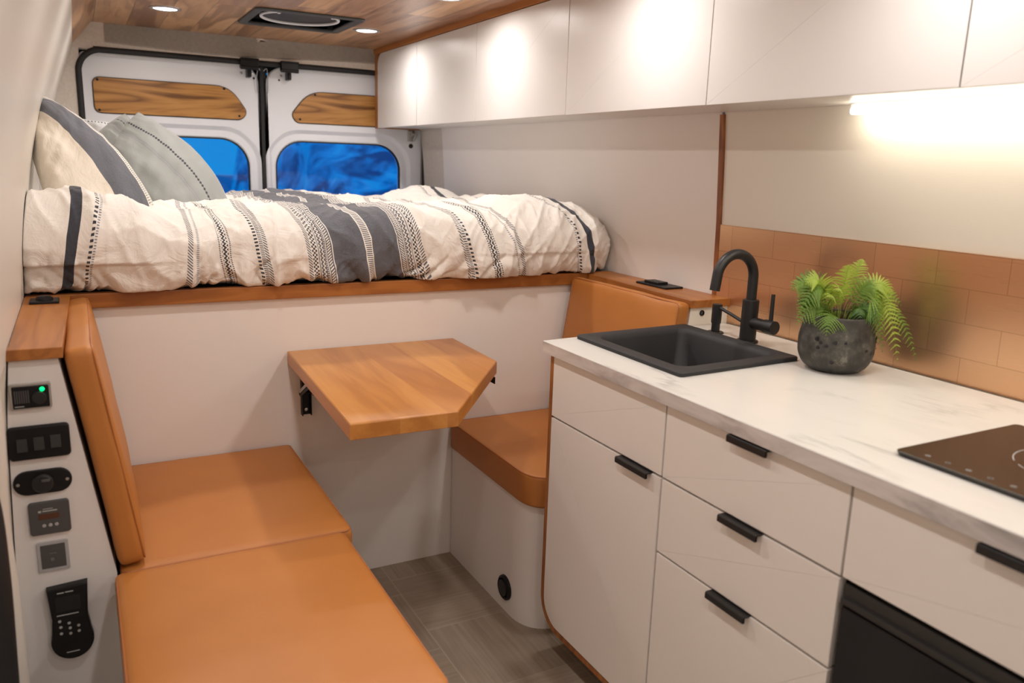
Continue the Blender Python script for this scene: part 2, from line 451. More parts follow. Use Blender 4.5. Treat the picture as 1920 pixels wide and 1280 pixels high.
# ---- striped cotton: u (metres across the stripes) and v (metres along them) come from the UV map
def cotton(name, items, base=(.86, .815, .755), lines=(), dark=(.045, .048, .062), grey=(.125, .13, .15), wr=1.0):
    t = NT(name); uv = t.coord('UV'); s = t.sep(uv)
    wob = t.m_('MULTIPLY', t.m_('SUBTRACT', t.noise(uv, 6, 2), .5), .010)
    u = t.m_('ADD', s[0], wob); v = s[1]
    def band(a, b): return t.m_('MULTIPLY', t.m_('GREATER_THAN', u, a), t.m_('LESS_THAN', u, b))
    def fr(x, p, o=0.0): return t.m_('GREATER_THAN', t.m_('FRACT', t.m_('ADD', t.m_('DIVIDE', x, p), 50.0 + o)), .5)
    pat = {}
    def P(k):
        if k in pat: return pat[k]
        if k == 'solid': r = 1.0
        elif k == 'dots': r = fr(v, .011)
        elif k == 'fine': r = fr(v, .0055)
        elif k == 'hatch': r = fr(t.m_('ADD', v, t.m_('MULTIPLY', u, .9)), .008)
        elif k == 'hatch2': r = fr(t.m_('SUBTRACT', v, t.m_('MULTIPLY', u, .9)), .008)
        elif k == 'check':
            a, b = fr(v, .012), fr(u, .012); r = t.m_('ABSOLUTE', t.m_('SUBTRACT', a, b))
        elif k == 'zig':
            zz = t.m_('PINGPONG', v, .006); r = t.m_('GREATER_THAN', t.m_('FRACT', t.m_('ADD', t.m_('DIVIDE', t.m_('ADD', u, zz), .010), 50.0)), .45)
        pat[k] = r; return r
    fib = t.noise(t.map(uv, (400, 400, 1)), 1, 2, .7)
    col = t.ramp(t.noise(uv, 5, 3), [(.3, tuple(c * .96 for c in base)), (.7, base)])
    gcol = t.ramp(fib, [(.3, tuple(c * .72 for c in grey)), (.7, tuple(c * 1.3 for c in grey))])
    for a, b, k, kind in items:
        m = band(a, b)
        if k != 'solid': m = t.m_('MULTIPLY', m, P(k))
        col = t.mix(m, col, {'d': dark, 'g': gcol, 'w': base, 'm': tuple(c * 2.1 for c in grey)}[kind])
    cr = t.noise(t.map(uv, (1, 1, 1)), 14, 6, .62, .8)
    b = t.n('ShaderNodeBump'); b.inputs['Strength'].default_value = .7 * wr; b.inputs['Distance'].default_value = .014
    t.set(b.inputs['Height'], t.m_('ADD', cr, t.m_('MULTIPLY', fib, .03))); t.t.links.new(b.outputs[0], t.b.inputs['Normal'])
    t.fin(col, .88); t.b.inputs['Sheen Weight'].default_value = .15
    return t.m
def sidepat(c, s):
    """patterned borders beside the grey band, s=+1 to the right"""
    o = []
    def add(a, b, k, kind):
        a, b = (c + s * a, c + s * b); o.append((min(a, b), max(a, b), k, kind))
    add(0, .030, 'solid', 'g'); add(.003, .006, 'solid', 'w'); add(.009, .020, 'hatch' if s > 0 else 'hatch2', 'w'); add(.022, .0245, 'solid', 'w'); add(.026, .029, 'fine', 'w')
    add(.030, .044, 'zig', 'g'); add(.046, .049, 'solid', 'm'); add(.052, .068, 'check', 'd'); add(.071, .084, 'hatch' if s < 0 else 'hatch2', 'g')
    return o
items = [(-.045, -.020, 'solid', 'd'), (.006, .013, 'dots', 'd'), (.015, .020, 'fine', 'm'),
         (.243, .258, 'hatch', 'g'), (.268, .275, 'fine', 'm'),
         (.330, .334, 'fine', 'd'), (.337, .353, 'zig', 'd'), (.356, .360, 'fine', 'd'),
         (.424, .432, 'dots', 'd'), (.434, .444, 'fine', 'g'), (.445, .455, 'hatch', 'g'),
         (.645, .835, 'solid', 'g'), (.733, .753, 'fine', 'w'), (.731, .734, 'solid', 'w'), (.751, .754, 'solid', 'w'),
         (1.040, 1.048, 'hatch', 'g'), (1.049, 1.059, 'fine', 'g'), (1.061, 1.069, 'dots', 'd'),
         (1.125, 1.129, 'fine', 'd'), (1.131, 1.146, 'zig', 'd'), (1.149, 1.153, 'fine', 'd'),
         (1.213, 1.219, 'fine', 'm'), (1.229, 1.243, 'hatch', 'g'),
         (1.452, 1.456, 'fine', 'm'), (1.458, 1.465, 'dots', 'd'), (1.500, 1.522, 'solid', 'd')] + sidepat(.835, 1) + sidepat(.645, -1)
m_duvet = cotton('striped_cotton', items)
m_pil1 = cotton('pillow_cotton', [(.0, .040, 'fine', 'm'), (.010, .014, 'solid', 'w'), (.022, .026, 'solid', 'w'), (.044, .175, 'solid', 'g')], base=(.80, .73, .62), wr=.6)
m_pil2 = cotton('sage_cotton', [(.128, .142, 'dots', 'd'), (.133, .137, 'solid', 'd'), (.20, .203, 'solid', 'm'), (.212, .215, 'solid', 'm')], base=(.33, .345, .33), wr=.25)
m_pil4 = cotton('pale_cotton', [(.01, .018, 'dots', 'd')], base=(.52, .52, .52), wr=.5)
m_sheet = plain('sheet_cotton', (.30, .29, .27), .9)

# ------------------------------------------------------------------ the setting
LEFT = [(-.185, 0), (-.165, .40), (-.148, .80), (-.135, .94), (-.122, 1.10), (-.100, 1.28), (-.055, 1.48), (.030, 1.74)]
RIGHT = [(1.675, 0), (1.66, .5), (1.64, .94), (1.633, 1.155), (1.613, 1.452), (1.57, 1.74), (1.50, 1.86)]
def wallx(prof, z):
    for (x0, z0), (x1, z1) in zip(prof, prof[1:]):
        if z <= z1: return x0 + (x1 - x0) * (z - z0) / (z1 - z0)
    return prof[-1][0]
def profile_wall(name, prof, side, y0, y1, mat, **k):
    p = [(Vector((a, b, 0))) for a, b in prof]; p = [(v.x, v.y) for v in catmull(p, 5)]
    poly = p + [(a + side * .05, b) for a, b in p[::-1]]
    return obj(name, one(prism, poly, 'y', y0, y1), mat, kind='structure', **k)
YF = -1.30
box('floor', -.30, 1.80, YF, 4.14, -.05, 0, m_floor, bev=0, kind='structure', label='greige wood-look vinyl tile floor of the van', cat='floor')
profile_wall('wall_left', LEFT, -1, 1.645, 4.03, m_wallL, label='smooth cream van wall on the left, leaning inward at the top', cat='wall')
profile_wall('wall_left', [(-.26, 0), (-.26, .70), (-.22, .82), (-.150, .90)] + LEFT[3:], -1, YF, 1.645, m_wallL, label='cream wall over the side door opening, beside the viewer', cat='wall')
profile_wall('wall_right', RIGHT, 1, 1.775, 3.77, m_wall, label='smooth white wall panel beside the bed, left of the wood strip', cat='wall')
profile_wall('wall_right', RIGHT, 1, YF, 1.765, m_wallK, label='textured cream wall panel above the copper tiles', cat='wall')
profile_wall('wall_right', [(a + .006, b) for a, b in RIGHT], 1, 3.77, 4.06, m_fab, label='greige fabric-lined corner between bed wall and right rear door', cat='wall')
# front bulkhead behind the camera
box('wall_front', -.30, 1.80, YF - .04, YF, 0, 1.95, m_fab, bev=0, kind='structure', label='greige fabric partition toward the cab', cat='wall')
# ceiling with the fan opening: board ring lofted between outer rectangle and hole
VX0, VX1, VY0, VY1 = .655, 1.02, 3.22, 3.575
def ceiling_mesh(bm):
    o = rrect(.107, 1.62, YF, 4.03, .001, 4); h = rrect(VX0, VX1, VY0, VY1, .012, 4)
    L = [[(a, b, z) for a, b in lp] for lp, z in ((o, 1.83), (h, 1.83), (h, 1.85), (o, 1.85), (o, 1.83))]
    loft(bm, L, False, False)
obj('ceiling', one(ceiling_mesh), m_ceil, kind='structure', smooth=20, label='walnut plank ceiling running the length of the van', cat='ceiling')
obj('ceiling', one(prism, [(.107, 1.83), (.030, 1.738), (-.02, 1.75), (.06, 1.87), (.107, 1.87)], 'y', YF, 4.03), m_ceil, kind='structure', smooth=20,
    label='slanted walnut plank strip between ceiling and left wall', cat='ceiling')
# rear header and side lining around the doors
DX0, DX1, DZ1 = .045, 1.640, 1.722
def header(bm):
    prism(bm, [(-.16, 1.722), (1.70, 1.722), (1.70, 1.86), (-.16, 1.86)], 'y', 4.030, 4.16)
obj('wall_rear', one(header), m_fab, kind='structure', label='greige fabric header above the rear doors', cat='wall')
# soft fabric flap with a folded lower edge
def flap(bm):
    n = 40; rows = []
    for j in range(7):
        t = j / 6; row = []
        for i in range(n + 1):
            x = .155 + i / n * 1.40; zb = 1.755 - .012 * math.sin(i / n * 5)
            z = 1.828 + (zb - 1.828) * t
            y = 4.027 - .004 * t ** 3 - .0015 * math.sin(i * .5) * t
            row.append((x, y, z))
        rows.append(row)
    rows.append([(x, y + .006, z - .004) for x, y, z in rows[-1]])
    loft(bm, rows, False, False, closed=False)
    bmesh.ops.solidify(bm, geom=bm.faces[:], thickness=.003)
obj('wall_rear', one(flap), m_fab, kind='structure', label='folded greige fabric flap hanging from the header', cat='wall')
obj('wall_rear', one(prism, [(-.19, 0), (DX0 + .006, 0), (DX0 + .006, DZ1), (.02, DZ1 + .05), (-.16, DZ1 + .05)], 'y', 4.031, 4.16), m_fab, kind='structure',
    label='greige fabric pillar left of the left rear door', cat='wall')
obj('wall_rear', one(prism, [(DX1 - .004, 0), (1.75, 0), (1.70, DZ1 + .05), (DX1 - .004, DZ1 + .05)], 'y', 4.06, 4.16), m_fab, kind='structure',
    label='greige pillar right of the right rear door', cat='wall')

# wood trims
def rightof(z, d=0): return wallx(RIGHT, z) - d
def vert_trim(bm):
    zs = [.90, 1.0, 1.155, 1.3, 1.452]; f = [(rightof(z, .006), z) for z in zs] + [(rightof(z, -.02), z) for z in zs[::-1]]
    prism(bm, f, 'y', 1.762, 1.779)
obj('trim_1', one(vert_trim), m_cherry_z, kind='structure', label='thin vertical cherry wood strip on the right wall beside the copper tiles', cat='trim')
box('trim_2', 1.352, 1.372, -.4, 4.09, 1.806, 1.830, m_cherry_y, kind='structure', label='cherry wood strip between ceiling and overhead cabinets', cat='trim')

# backsplash sheet
def splash(bm):
    zs = [.868, 1.0, 1.1475]
    f = [(rightof(z, .005), z) for z in zs] + [(rightof(z, .001), z) for z in zs[::-1]]
    prism(bm, f, 'y', -.6, 1.762)
bs = obj('backsplash', one(splash), m_copper, label='brushed copper tile backsplash behind sink and plant', cat='backsplash')
# keep its texture in world metres
for v in bs.data.vertices: v.co += ORI[bs.name]
bs.location = (0, 0, 0); ORI[bs.name] = Vector((0, 0, 0))

# ------------------------------------------------------------------ rear doors
def rear_door(name, x0, x1, flip, label):
    d = thing(name, label, 'door', ((x0 + x1) / 2, 4.10, .40), kind='structure')
    Y = 4.085
    outer = rrect(x0, x1, .40, 1.715, (.02, .02, .085, .02) if not flip else (.02, .02, .02, .085), 10)
    if flip: wx0, wx1 = x0 + .04, x1 - .118
    else: wx0, wx1 = x0 + .118, x1 - .055
    wz0, wz1 = .93, 1.372
    cx = (wx0 + wx1) / 2
    def hole(g, r): return rrect(wx0 - g, wx1 + g, wz0 - g, wz1 + g, r, 10)
    bm = bmesh.new()
    f = lambda lp, y: [(a, y, b) for a, b in lp]
    loft(bm, [f(outer, Y + .06), f(outer, Y + .006), f(offset_poly(outer, .006), Y), f(hole(.056, .17), Y), f(hole(.050, .168), Y + .004), f(hole(.040, .16), Y + .013),
              f(hole(.034, .155), Y + .015), f(hole(.008, .135), Y + .013), f(hole(.002, .13), Y + .018), f(hole(.002, .13), Y + .06), f(outer, Y + .06)], False, False)
    obj('door_panel', bm, m_door, d, smooth=28)
    bm = bmesh.new(); g = [f(hole(.003, .133), Y + .016), f(hole(-.003, .127), Y + .014), f(hole(-.004, .126), Y + .030), f(hole(.003, .133), Y + .030), f(hole(.003, .133), Y + .016)]
    loft(bm, g, False, False); obj('window_seal', bm, m_rub, d)
    bm = bmesh.new(); loft(bm, [f(hole(0, .13), Y + .026), f(hole(0, .13), Y + .030)]); obj('window_pane', bm, m_glass, d)
    # wood insert: long trapezoid with a slanted corner towards the middle of the van
    if not flip: ins = [(x0 + .045, 1.462), (x1 - .085, 1.462), (x1 - .060, 1.498), (x1 - .135, 1.608), (x0 + .045, 1.610)]; rad = [.03, .05, .05, .16, .03]
    else: ins = [(x0 + .138, 1.462), (x1 - .050, 1.462), (x1 - .050, 1.610), (x0 + .205, 1.610), (x0 + .117, 1.500)]; rad = [.05, .03, .03, .16, .05]
    ins = rpoly(ins, rad)
    bm = bmesh.new(); soft_prism(bm, ins, 'y', Y - .001, Y - .010, .002)
    wi = obj('wood_insert', bm, m_acacia, d)
    bm = bmesh.new(); loft(bm, [f(offset_poly(ins, -.004), Y - .0005), f(offset_poly(ins, -.004), Y - .003), f(ins, Y - .003)], True, False); obj('insert_gasket', bm, m_grey, wi)
    scr = [(x0 + .063, 1.600), (x0 + .063, 1.472), (x1 - .160, 1.597), (x1 - .096, 1.478)] if not flip else [(x0 + .232, 1.598), (x0 + .156, 1.478), (x1 - .068, 1.600), (x1 - .068, 1.472)]
    for sx, sz in scr:
        bm = bmesh.new(); lathe(bm, (sx, Y - .010, sz), [(.0055, 0), (.005, -.002), (.002, -.003)], 'y', 14); obj('screw', bm, m_blk, wi)
    # latch on the header edge near the middle
    lx = x1 - .055 if not flip else x0 + .095
    bm = bmesh.new(); bx(bm, lx - .040, lx + .040, 3.992, 4.030, 1.690, 1.728, .003); bx(bm, lx - .038, lx + .044, 3.998, 4.029, 1.728, 1.736, .002)
    cyl(bm, (lx - .040, 4.000, 1.694), (lx + .040, 4.000, 1.694), .010, seg=16)
    lt = obj('latch', bm, m_blk, d)
    bm = bmesh.new(); bx(bm, lx - .004, lx + .014, 4.030, 4.084, 1.655, 1.692, .002); bx(bm, lx, lx + .010, 4.022, 4.034, 1.660, 1.690, .001); obj('latch_pin', bm, m_blk, lt)
    for q in (-.024, .024):
        bm = bmesh.new(); lathe(bm, (lx + q, 4.084, 1.674), [(.006, 0), (.005, -.004), (.002, -.005)], 'y', 14); obj('bolt', bm, m_steel, lt)
    hx = lx + .033 if not flip else lx - .033
    bm = bmesh.new(); lathe(bm, (hx, 4.085, 1.655), [(.005, 0), (.0045, -.002), (.001, -.0022)], 'y', 14); obj('hole_plug', bm, m_rub, d)
    if flip:
        bm = bmesh.new(); bx(bm, 1.553, 1.590, 4.074, 4.084, 1.395, 1.452, .002); cyl(bm, (1.580, 4.062, 1.398), (1.592, 4.062, 1.450), .006); bx(bm, 1.565, 1.600, 4.056, 4.07, 1.425, 1.436, .002)
        obj('check_strap', bm, m_steel, d)
        bm = bmesh.new(); lathe(bm, (1.573, 4.084, 1.372), [(.012, 0), (.011, -.004), (.004, -.005)], 'y', 18); obj('hole_plug', bm, m_rub, d)
    return d
rear_door('door_1', .052, .802, False, 'white left rear van door with wood insert, behind the pillows')
rear_door('door_2', .836, 1.634, True, 'white right rear van door with wood insert, behind the end of the bed')
# rubber seals
def backing(bm):  # black panels added behind the doors to block sky leaking through gaps
    for q in ((.0, 1.70, 1.690, 1.76), (.788, .852, .40, 1.70), (1.615, 1.70, .40, 1.70), (.0, .072, .40, 1.70), (.05, .13, 1.63, 1.70), (1.56, 1.64, 1.63, 1.70)): bx(bm, q[0], q[1], 4.150, 4.165, q[2], q[3])
obj('door_backing', one(backing), m_rub, kind='structure', label='black backing added behind the two rear doors against sky leaks', cat='door frame')
bm = bmesh.new()
pp = [(DX0, 4.030, .50), (DX0, 4.030, 1.10), (DX0, 4.030, 1.50)] + [(DX0 + .095 - .095 * math.cos(a), 4.030, 1.625 + .095 * math.sin(a)) for a in [PI / 2 * i / 8 for i in range(9)]]
pp += [(.5, 4.031, 1.720), (.8, 4.032, 1.720), (1.34, 4.034, 1.720), (1.42, 4.055, 1.718), (1.50, 4.060, 1.716), (1.60, 4.062, 1.710), (DX1 - .012, 4.062, 1.67), (DX1 - .002, 4.062, 1.60), (DX1, 4.062, .50)]
tube(bm, catmull(pp, 6), .0128, 12)
obj('door_seal', bm, m_rub, label='black rubber seal framing both rear doors', cat='seal')
bm = bmesh.new(); bx(bm, .806, .822, 4.070, 4.10, .45, 1.712, .004); bx(bm, .801, .838, 4.100, 4.13, .45, 1.718, .002)
obj('trim_3', bm, m_rub, kind='structure', label='vertical black rubber strip where the two rear doors meet', cat='trim')
for sgn, x in ((-1, .797), (1, .836)):
    bm = bmesh.new(); tube(bm, catmull([(x - .012 * sgn, 4.074, 1.69), (x + .002, 4.068, 1.70), (x + .006 * sgn, 4.070, 1.66), (x + .005 * sgn, 4.074, 1.60), (x, 4.080, 1.59)], 6), .0022, 8)
    obj('latch_cable', bm, m_lgrey, label='thin cable loop beside the %s latch of the rear doors' % ('left' if sgn < 0 else 'right'), cat='cable')

# outside: ground and a snowy bank, lit by the dusk sky only
def snow():
    t = NT('snowy_brush'); co = t.coord()
    n = t.noise(t.map(co, (1, 1, 1.5), rot=(0, 0, .3)), 1.1, 7, .55, .7)
    c = t.ramp(n, [(.38, (.03, .14, .28)), (.48, (.25, .55, .75)), (.58, (.75, .9, 1.0)), (.75, (1.0, 1.0, 1.0))])
    t.bump(n, .5, .1)
    return t.fin(c, .8)
def bank(bm):
    n = 90; rows = []
    for j in range(n + 1):
        row = []
        for i in range(n + 1):
            x = 3.15 + i / n * 9; y = 9 + j / n * 12 - i / n * 1.5
            e = min(1, i / 8)
            z = -.6 + e * (3.9 * (j / n) + .35 * noise.noise(Vector((x * .6, y * .5, 0))) + .12 * noise.noise(Vector((x * 1.5, y * 1.2, 5)))) + .10 * noise.noise(Vector((x * 2.2, y * 2.2, 3)))
            row.append((x, y, z))
        rows.append(row)
    loft(bm, rows, False, False, closed=False)
obj('snowy_bank', one(bank), snow(), smooth=180, kind='structure', label='snow-covered bank outside the right rear window', cat='hillside')
box('ground', -30, 40, 4.6, 80, -.75, -.6, plain('dusk_ground', (.10, .28, .45), .9, 0, .2, 1), bev=0, kind='structure', label='ground outside the rear windows', cat='ground')

# ------------------------------------------------------------------ roof fan and downlights
t = thing('roof_fan', 'square charcoal roof fan with a white inner ring in the wood ceiling', 'roof fan', (.8375, 3.40, 1.83))
bm = bmesh.new()
o, h = rrect(.628, 1.047, 3.192, 3.603, .03, 6), rrect(.662, 1.013, 3.226, 3.568, .02, 6)
f = lambda lp, z: [(a, b, z) for a, b in lp]
loft(bm, [f(o, 1.830), f(o, 1.826), f(offset_poly(o, .004), 1.822), f(offset_poly(h, -.006), 1.822), f(h, 1.826), f(h, 1.845)], False, False)
obj('frame', bm, m_vent, t)
bm = bmesh.new(); loft(bm, [f(h, 1.832), f(h, 1.93), f(offset_poly(h, .02), 1.932)], False, True); obj('recess', bm, m_inside, t)
bm = bmesh.new(); cx, cy = .8375, 3.40
ring = [(cx + .150 * math.cos(a), cy + .150 * math.sin(a), 1.838) for a in [2 * PI * i / 72 for i in range(73)]]
tube(bm, ring, .0058, 8, False); obj('fan_ring', bm, m_ring, t)
bm = bmesh.new(); lathe(bm, (cx, cy, 1.846), [(.001, 0), (.10, -.001), (.146, -.004), (.147, .004)], 'z', 48, False, False); obj('fan_screen', bm, m_blk, t)
for a in (-2.35, -1.57, -.85):
    bm = bmesh.new(); px, py = cx + .152 * math.cos(a), cy + .152 * math.sin(a); bx(bm, px - .006, px + .006, py - .006, py + .006, 1.829, 1.842, .002); obj('ring_clip', bm, m_ring, t)

def downlight(x, y, label, vis):
    d = thing('downlight', label, 'ceiling light', (x, y, 1.83), 'round ceiling downlights')
    bm = bmesh.new(); lathe(bm, (x, y, 1.83), [(.058, 0), (.0575, -.003), (.046, -.005), (.042, -.002)], 'z', 36, False, False); obj('trim_ring', bm, m_steel, d)
    bm = bmesh.new(); lathe(bm, (x, y, 1.83), [(.001, -.0026), (.042, -.0026)], 'z', 36, False, False); obj('lens', bm, m_lens, d)
    ld = bpy.data.lights.new('downlight_bulb', 'AREA'); ld.shape = 'DISK'; ld.size = .080; ld.energy = DOWN_W; ld.color = DOWN_COL; ld.spread = math.radians(168)
    lo = bpy.data.objects.new('downlight_bulb', ld); C.objects.link(lo); lo.parent = d; lo.location = (0, 0, -.0045)
LY = (3.463, 2.60, 1.74, .88, .02, -.84)  # last pair sits unseen behind the viewer, added as frontal fill
for x in (.346, 1.133):
    for y in LY:
        downlight(x, y, {(.346, LY[0]): 'lit round downlight on the ceiling, left of the roof fan', (1.133, LY[0]): 'lit round downlight on the ceiling between roof fan and overhead cabinets'}.get((x, y), 'lit round ceiling downlight on the %s, %s' % ('bench side' if x < 1 else 'kitchen side', {2.60: 'over the front of the bed', 1.74: 'over the table', .88: 'over the near seat', .02: 'over the viewer', -.84: 'added behind the viewer for fill'}.get(y, ''))), y > 3)

# ------------------------------------------------------------------ bed
bed = thing('bed_platform', 'white bed platform with cherry wood front edge spanning the van', 'bed', (.75, 2.29, 0))
box('front_panel', -.135, 1.63, 2.290, 2.308, 0, .905, m_wall, bed)
box('edge_board', -.133, 1.628, 2.272, 2.300, .905, .943, m_cherry, bed, bev=.003)
box('deck', -.130, 1.625, 2.300, 4.00, .900, .920, m_sheet, bed)

def duvet(bm):
    nx, nt = 430, 300
    # profile along t : front bottom -> over the top -> rear
    prof = [(2.345, .946), (2.300, .945), (2.266, .950), (2.250, .978), (2.246, 1.03), (2.256, 1.075), (2.285, 1.112), (2.335, 1.136), (2.42, 1.145), (2.60, 1.142), (2.9, 1.135), (3.3, 1.128), (3.65, 1.118), (3.86, 1.10), (3.945, 1.06), (3.96, .99)]
    pp = [(v.x, v.y) for v in catmull([(a, b, 0) for a, b in prof], 10)]
    acc = [0]
    for a, b in zip(pp, pp[1:]): acc.append(acc[-1] + math.dist(a, b))
    def sample(s):
        for i in range(len(acc) - 1):
            if s <= acc[i + 1] + 1e-9:
                q = (s - acc[i]) / (acc[i + 1] - acc[i]); a, b = pp[i], pp[i + 1]
                return a[0] + (b[0] - a[0]) * q, a[1] + (b[1] - a[1]) * q, (b[0] - a[0], b[1] - a[1])
        return pp[-1][0], pp[-1][1], (0, -1)
    uvl = bm.loops.layers.uv.new('UVMap'); V = []
    N = noise.noise
    smp = []
    # denser sampling on the front face
    for j in range(nt + 1):
        q = j / nt; s = acc[-1] * (.55 * q * q + .45 * q); smp.append((s, sample(s)))
    X0, X1 = -.1335, 1.634
    for j in range(nt + 1):
        s, (y0, z0, tg) = smp[j]
        l = math.hypot(*tg); ny, nz = -tg[1] / l, tg[0] / l   # outward normal (front: -y, top: +z)
        row = []
        for i in range(nx + 1):
            x = X0 + (X1 - X0) * i / nx
            dl, dr = x - X0, X1 - x
            insr = .15 - math.sqrt(max(0, .15 ** 2 - max(0, .15 - dr) ** 2))
            insl = .02 - math.sqrt(max(0, .02 ** 2 - max(0, .02 - dl) ** 2))
            front = max(0, min(1, (2.45 - y0) / .2)); top = max(0, min(1, (z0 - 1.0) / .12))
            y = y0 + front * (insr * .75 + insl * .5); z = z0 - top * (insr * .55 + insl * .3)
            # large humps
            p = Vector((x, s, 0))
            h = .026 * N(p * 2.1 + Vector((3.1, 0, 0))) + .018 * N(p * 4.7) + .010 * N(Vector((x * 9, s * 6, 2)))
            ridge = 1 - abs(N(Vector((x * 5.5 + .8 * N(p * 3), s * 2.6, 7)))) * 2
            h += .012 * max(0, ridge) ** 2
            r2 = 1 - abs(N(Vector((x * 13 + 2 * N(p * 4), s * 7 - x * 3, 11)))) * 2
            h += .0065 * max(0, r2) ** 3
            # puckers where the front face is tucked under
            bot = max(0, min(1, (1.07 - z0) / .11)) * front
            k = 1 - abs(N(Vector((x * 15 + 1.5 * N(Vector((x * 6, s * 9, 0))), s * 2.0, 21)))) * 2.2
            h -= bot * .020 * max(0, k) ** 2 * (1 if s < .25 else 0) + bot * .004
            h += bot * .010 * N(Vector((x * 7.5, s * 1.5, 31)))
            if z0 > 1.02:  # specific humps seen on the front lip
                for hx, hy, rr, am in ((-.05, 2.36, .13, .050), (.10, 2.36, .10, .020), (.52, 2.42, .12, .020), (.28, 2.50, .10, -.015), (.80, 2.9, .22, .014), (1.30, 2.50, .20, .035), (1.02, 2.45, .10, .010), (1.42, 3.55, .18, .045), (1.20, 3.10, .14, .018), (.75, 3.5, .18, .022), (1.50, 3.0, .16, .03)):
                    d2 = ((x - hx) ** 2 + (y - hy) ** 2) / rr ** 2
                    if d2 < 6: h += am * math.exp(-d2)
            fz = max(0, min(1, (1.16 - z0) / .05)) * front
            c1 = 1 - abs(N(Vector((x * 8.5 + .9 * N(Vector((x * 3, s * 8, 5))), s * 3.2 + x * 1.5, 61)))) * 3.2
            c2 = 1 - abs(N(Vector((x * 21 + 1.6 * N(Vector((x * 5, s * 10, 9))), s * 6.5 - x * 4, 71)))) * 3.0
            h += fz * (.0085 * max(0, c1) ** 2 - .0045) + (.4 + .6 * fz) * .0042 * max(0, c2) ** 2
            edge = min(1, j / 6.0)
            h *= edge
            yy, zz = y + ny * h, z + nz * h
            sx = .010 * N(Vector((x * 4, s * 5, 41)))
            xx = max(X0, min(X1, x + sx * min(1, dl * 12, dr * 12)))
            lim0, lim1 = wallx(LEFT, zz) + .001, wallx(RIGHT, zz) - .003
            xx = max(lim0, min(lim1, xx))
            if zz < .9445: zz = .9445
            row.append((bm.verts.new((xx, yy, zz)), x, s))
        V.append(row)
    for j in range(nt):
        for i in range(nx):
            q = (V[j][i], V[j][i + 1], V[j + 1][i + 1], V[j + 1][i])
            f = bm.faces.new([a[0] for a in q])
            for lp, a in zip(f.loops, q):
                # the pattern drifts a little to the right towards the rear of the bed
                lean = .16 - max(0, .30 - a[2])
                kx = (-.20 if a[1] < .15 else .22 + .16 * max(-1, min(1, (a[1] - .7) / .5))) if a[1] < 1.42 else .35
                if .10 < a[1] < .32: kx = -.20 + (a[1] - .10) / .22 * .25
                uu = a[1] + (kx * lean if a[2] < .30 else kx * .16) + .012 * noise.noise(Vector((a[1] * 5, a[2] * 7, 55))) + (.05 * min(1, (a[2] - .30) * 4) if a[2] > .3 and a[1] > .3 else 0)
                lp[uvl].uv = (uu - .03 * max(0, a[2] - .3), a[2])
obj('duvet', one(duvet), m_duvet, smooth=180, label='puffy cream duvet with grey band and black woven stripes covering the bed', cat='duvet')

# ------------------------------------------------------------------ pillows
def pillow(name, A, B, Cc, D, T, mat, nrm, label, group=None, seed=0, n=52, back=.6, uvw=None, sag=.10, bul=0):
    """A-B is the edge that carries the stripe; nrm roughly towards the viewer"""
    A, B, Cc, D = map(Vector, (A, B, Cc, D)); bm = bmesh.new(); uvl = bm.loops.layers.uv.new('UVMap')
    nn = (B - A).cross(D - A).normalized(); nn = nn if nn.dot(Vector(nrm)) > 0 else -nn
    LA = (B - A).length; LB = (D - A).length
    def pt(i, j, side):
        u, v = 2 * i / n - 1, 2 * j / n - 1     # u along AB, v away from AB
        # concave outline: pull edges in between the corners
        uu = u * (1 - sag * (1 - v * v)); vv = v * (1 - sag * (1 - u * u))
        a, b = (uu + 1) / 2, (vv + 1) / 2
        P = A * (1 - a) * (1 - b) + B * a * (1 - b) + Cc * a * b + D * (1 - a) * b
        P -= (D - A).normalized() * bul * (1 - u * u) * (1 + .5 * u) * (1 - v) / 2
        th = ((1 - abs(u) ** 2.6) * (1 - abs(v) ** 2.6)) ** .55
        wr = .010 * noise.noise(Vector((a * 5 + seed, b * 5, side))) + .006 * noise.noise(Vector((a * 13 + seed, b * 4, side)))
        rad = 1 - abs(noise.noise(Vector((math.atan2(v, u) * 3 + seed, (u * u + v * v), 2)))) * 2
        wr += .006 * max(0, rad) * min(1, u * u + v * v)
        return P + nn * side * ((T if side > 0 else T * back) * th + wr * min(1, th * 2))
    for side in (1, -1):
        G = [[bm.verts.new(pt(i, j, side)) for i in range(n + 1)] for j in range(n + 1)]
        for j in range(n):
            for i in range(n):
                q = [(j, i), (j, i + 1), (j + 1, i + 1), (j + 1, i)]
                if side < 0: q = q[::-1]
                f = bm.faces.new([G[a][b] for a, b in q])
                for lp, (a, b) in zip(f.loops, q): lp[uvl].uv = (a / n * (uvw or LB), b / n * LA)
    bmesh.ops.remove_doubles(bm, verts=bm.verts, dist=1e-4)
    o = obj(name, bm, mat, smooth=180, label=label, cat='pillow', group=group)
    # seam along the edge AB
    pts = []
    for i in range(n + 1):
        u = 2 * i / n - 1; a = (u + 1) / 2; b = (-(1 - sag * (1 - u * u)) + 1) / 2
        pts.append(A * (1 - a) * (1 - b) + B * a * (1 - b) + Cc * a * b + D * (1 - a) * b - (D - A).normalized() * bul * (1 - u * u) * (1 + .5 * u))
    bm = bmesh.new(); tube(bm, pts, .0022, 6); obj('seam', bm, m_lgrey, o)
    return o
pillow('pillow', (-.066, 2.78, 1.450), (.207, 2.50, 1.105), (-.02, 2.38, 1.01), (-.100, 2.60, 1.27), .070, m_pil1, (1, -1, .3),
       'large cream pillow with a charcoal band leaning on the left wall', seed=1, uvw=.42, sag=-.10, bul=.055)
pillow('pillow', (.194, 2.95, 1.423), (.430, 2.70, 1.120), (.26, 2.60, 1.04), (.085, 2.84, 1.25), .058, m_pil2, (1, -1, .3),
       'sage grey pillow with a black stitched line, right of the cream pillow', seed=5, uvw=.45, sag=-.08, bul=.05)
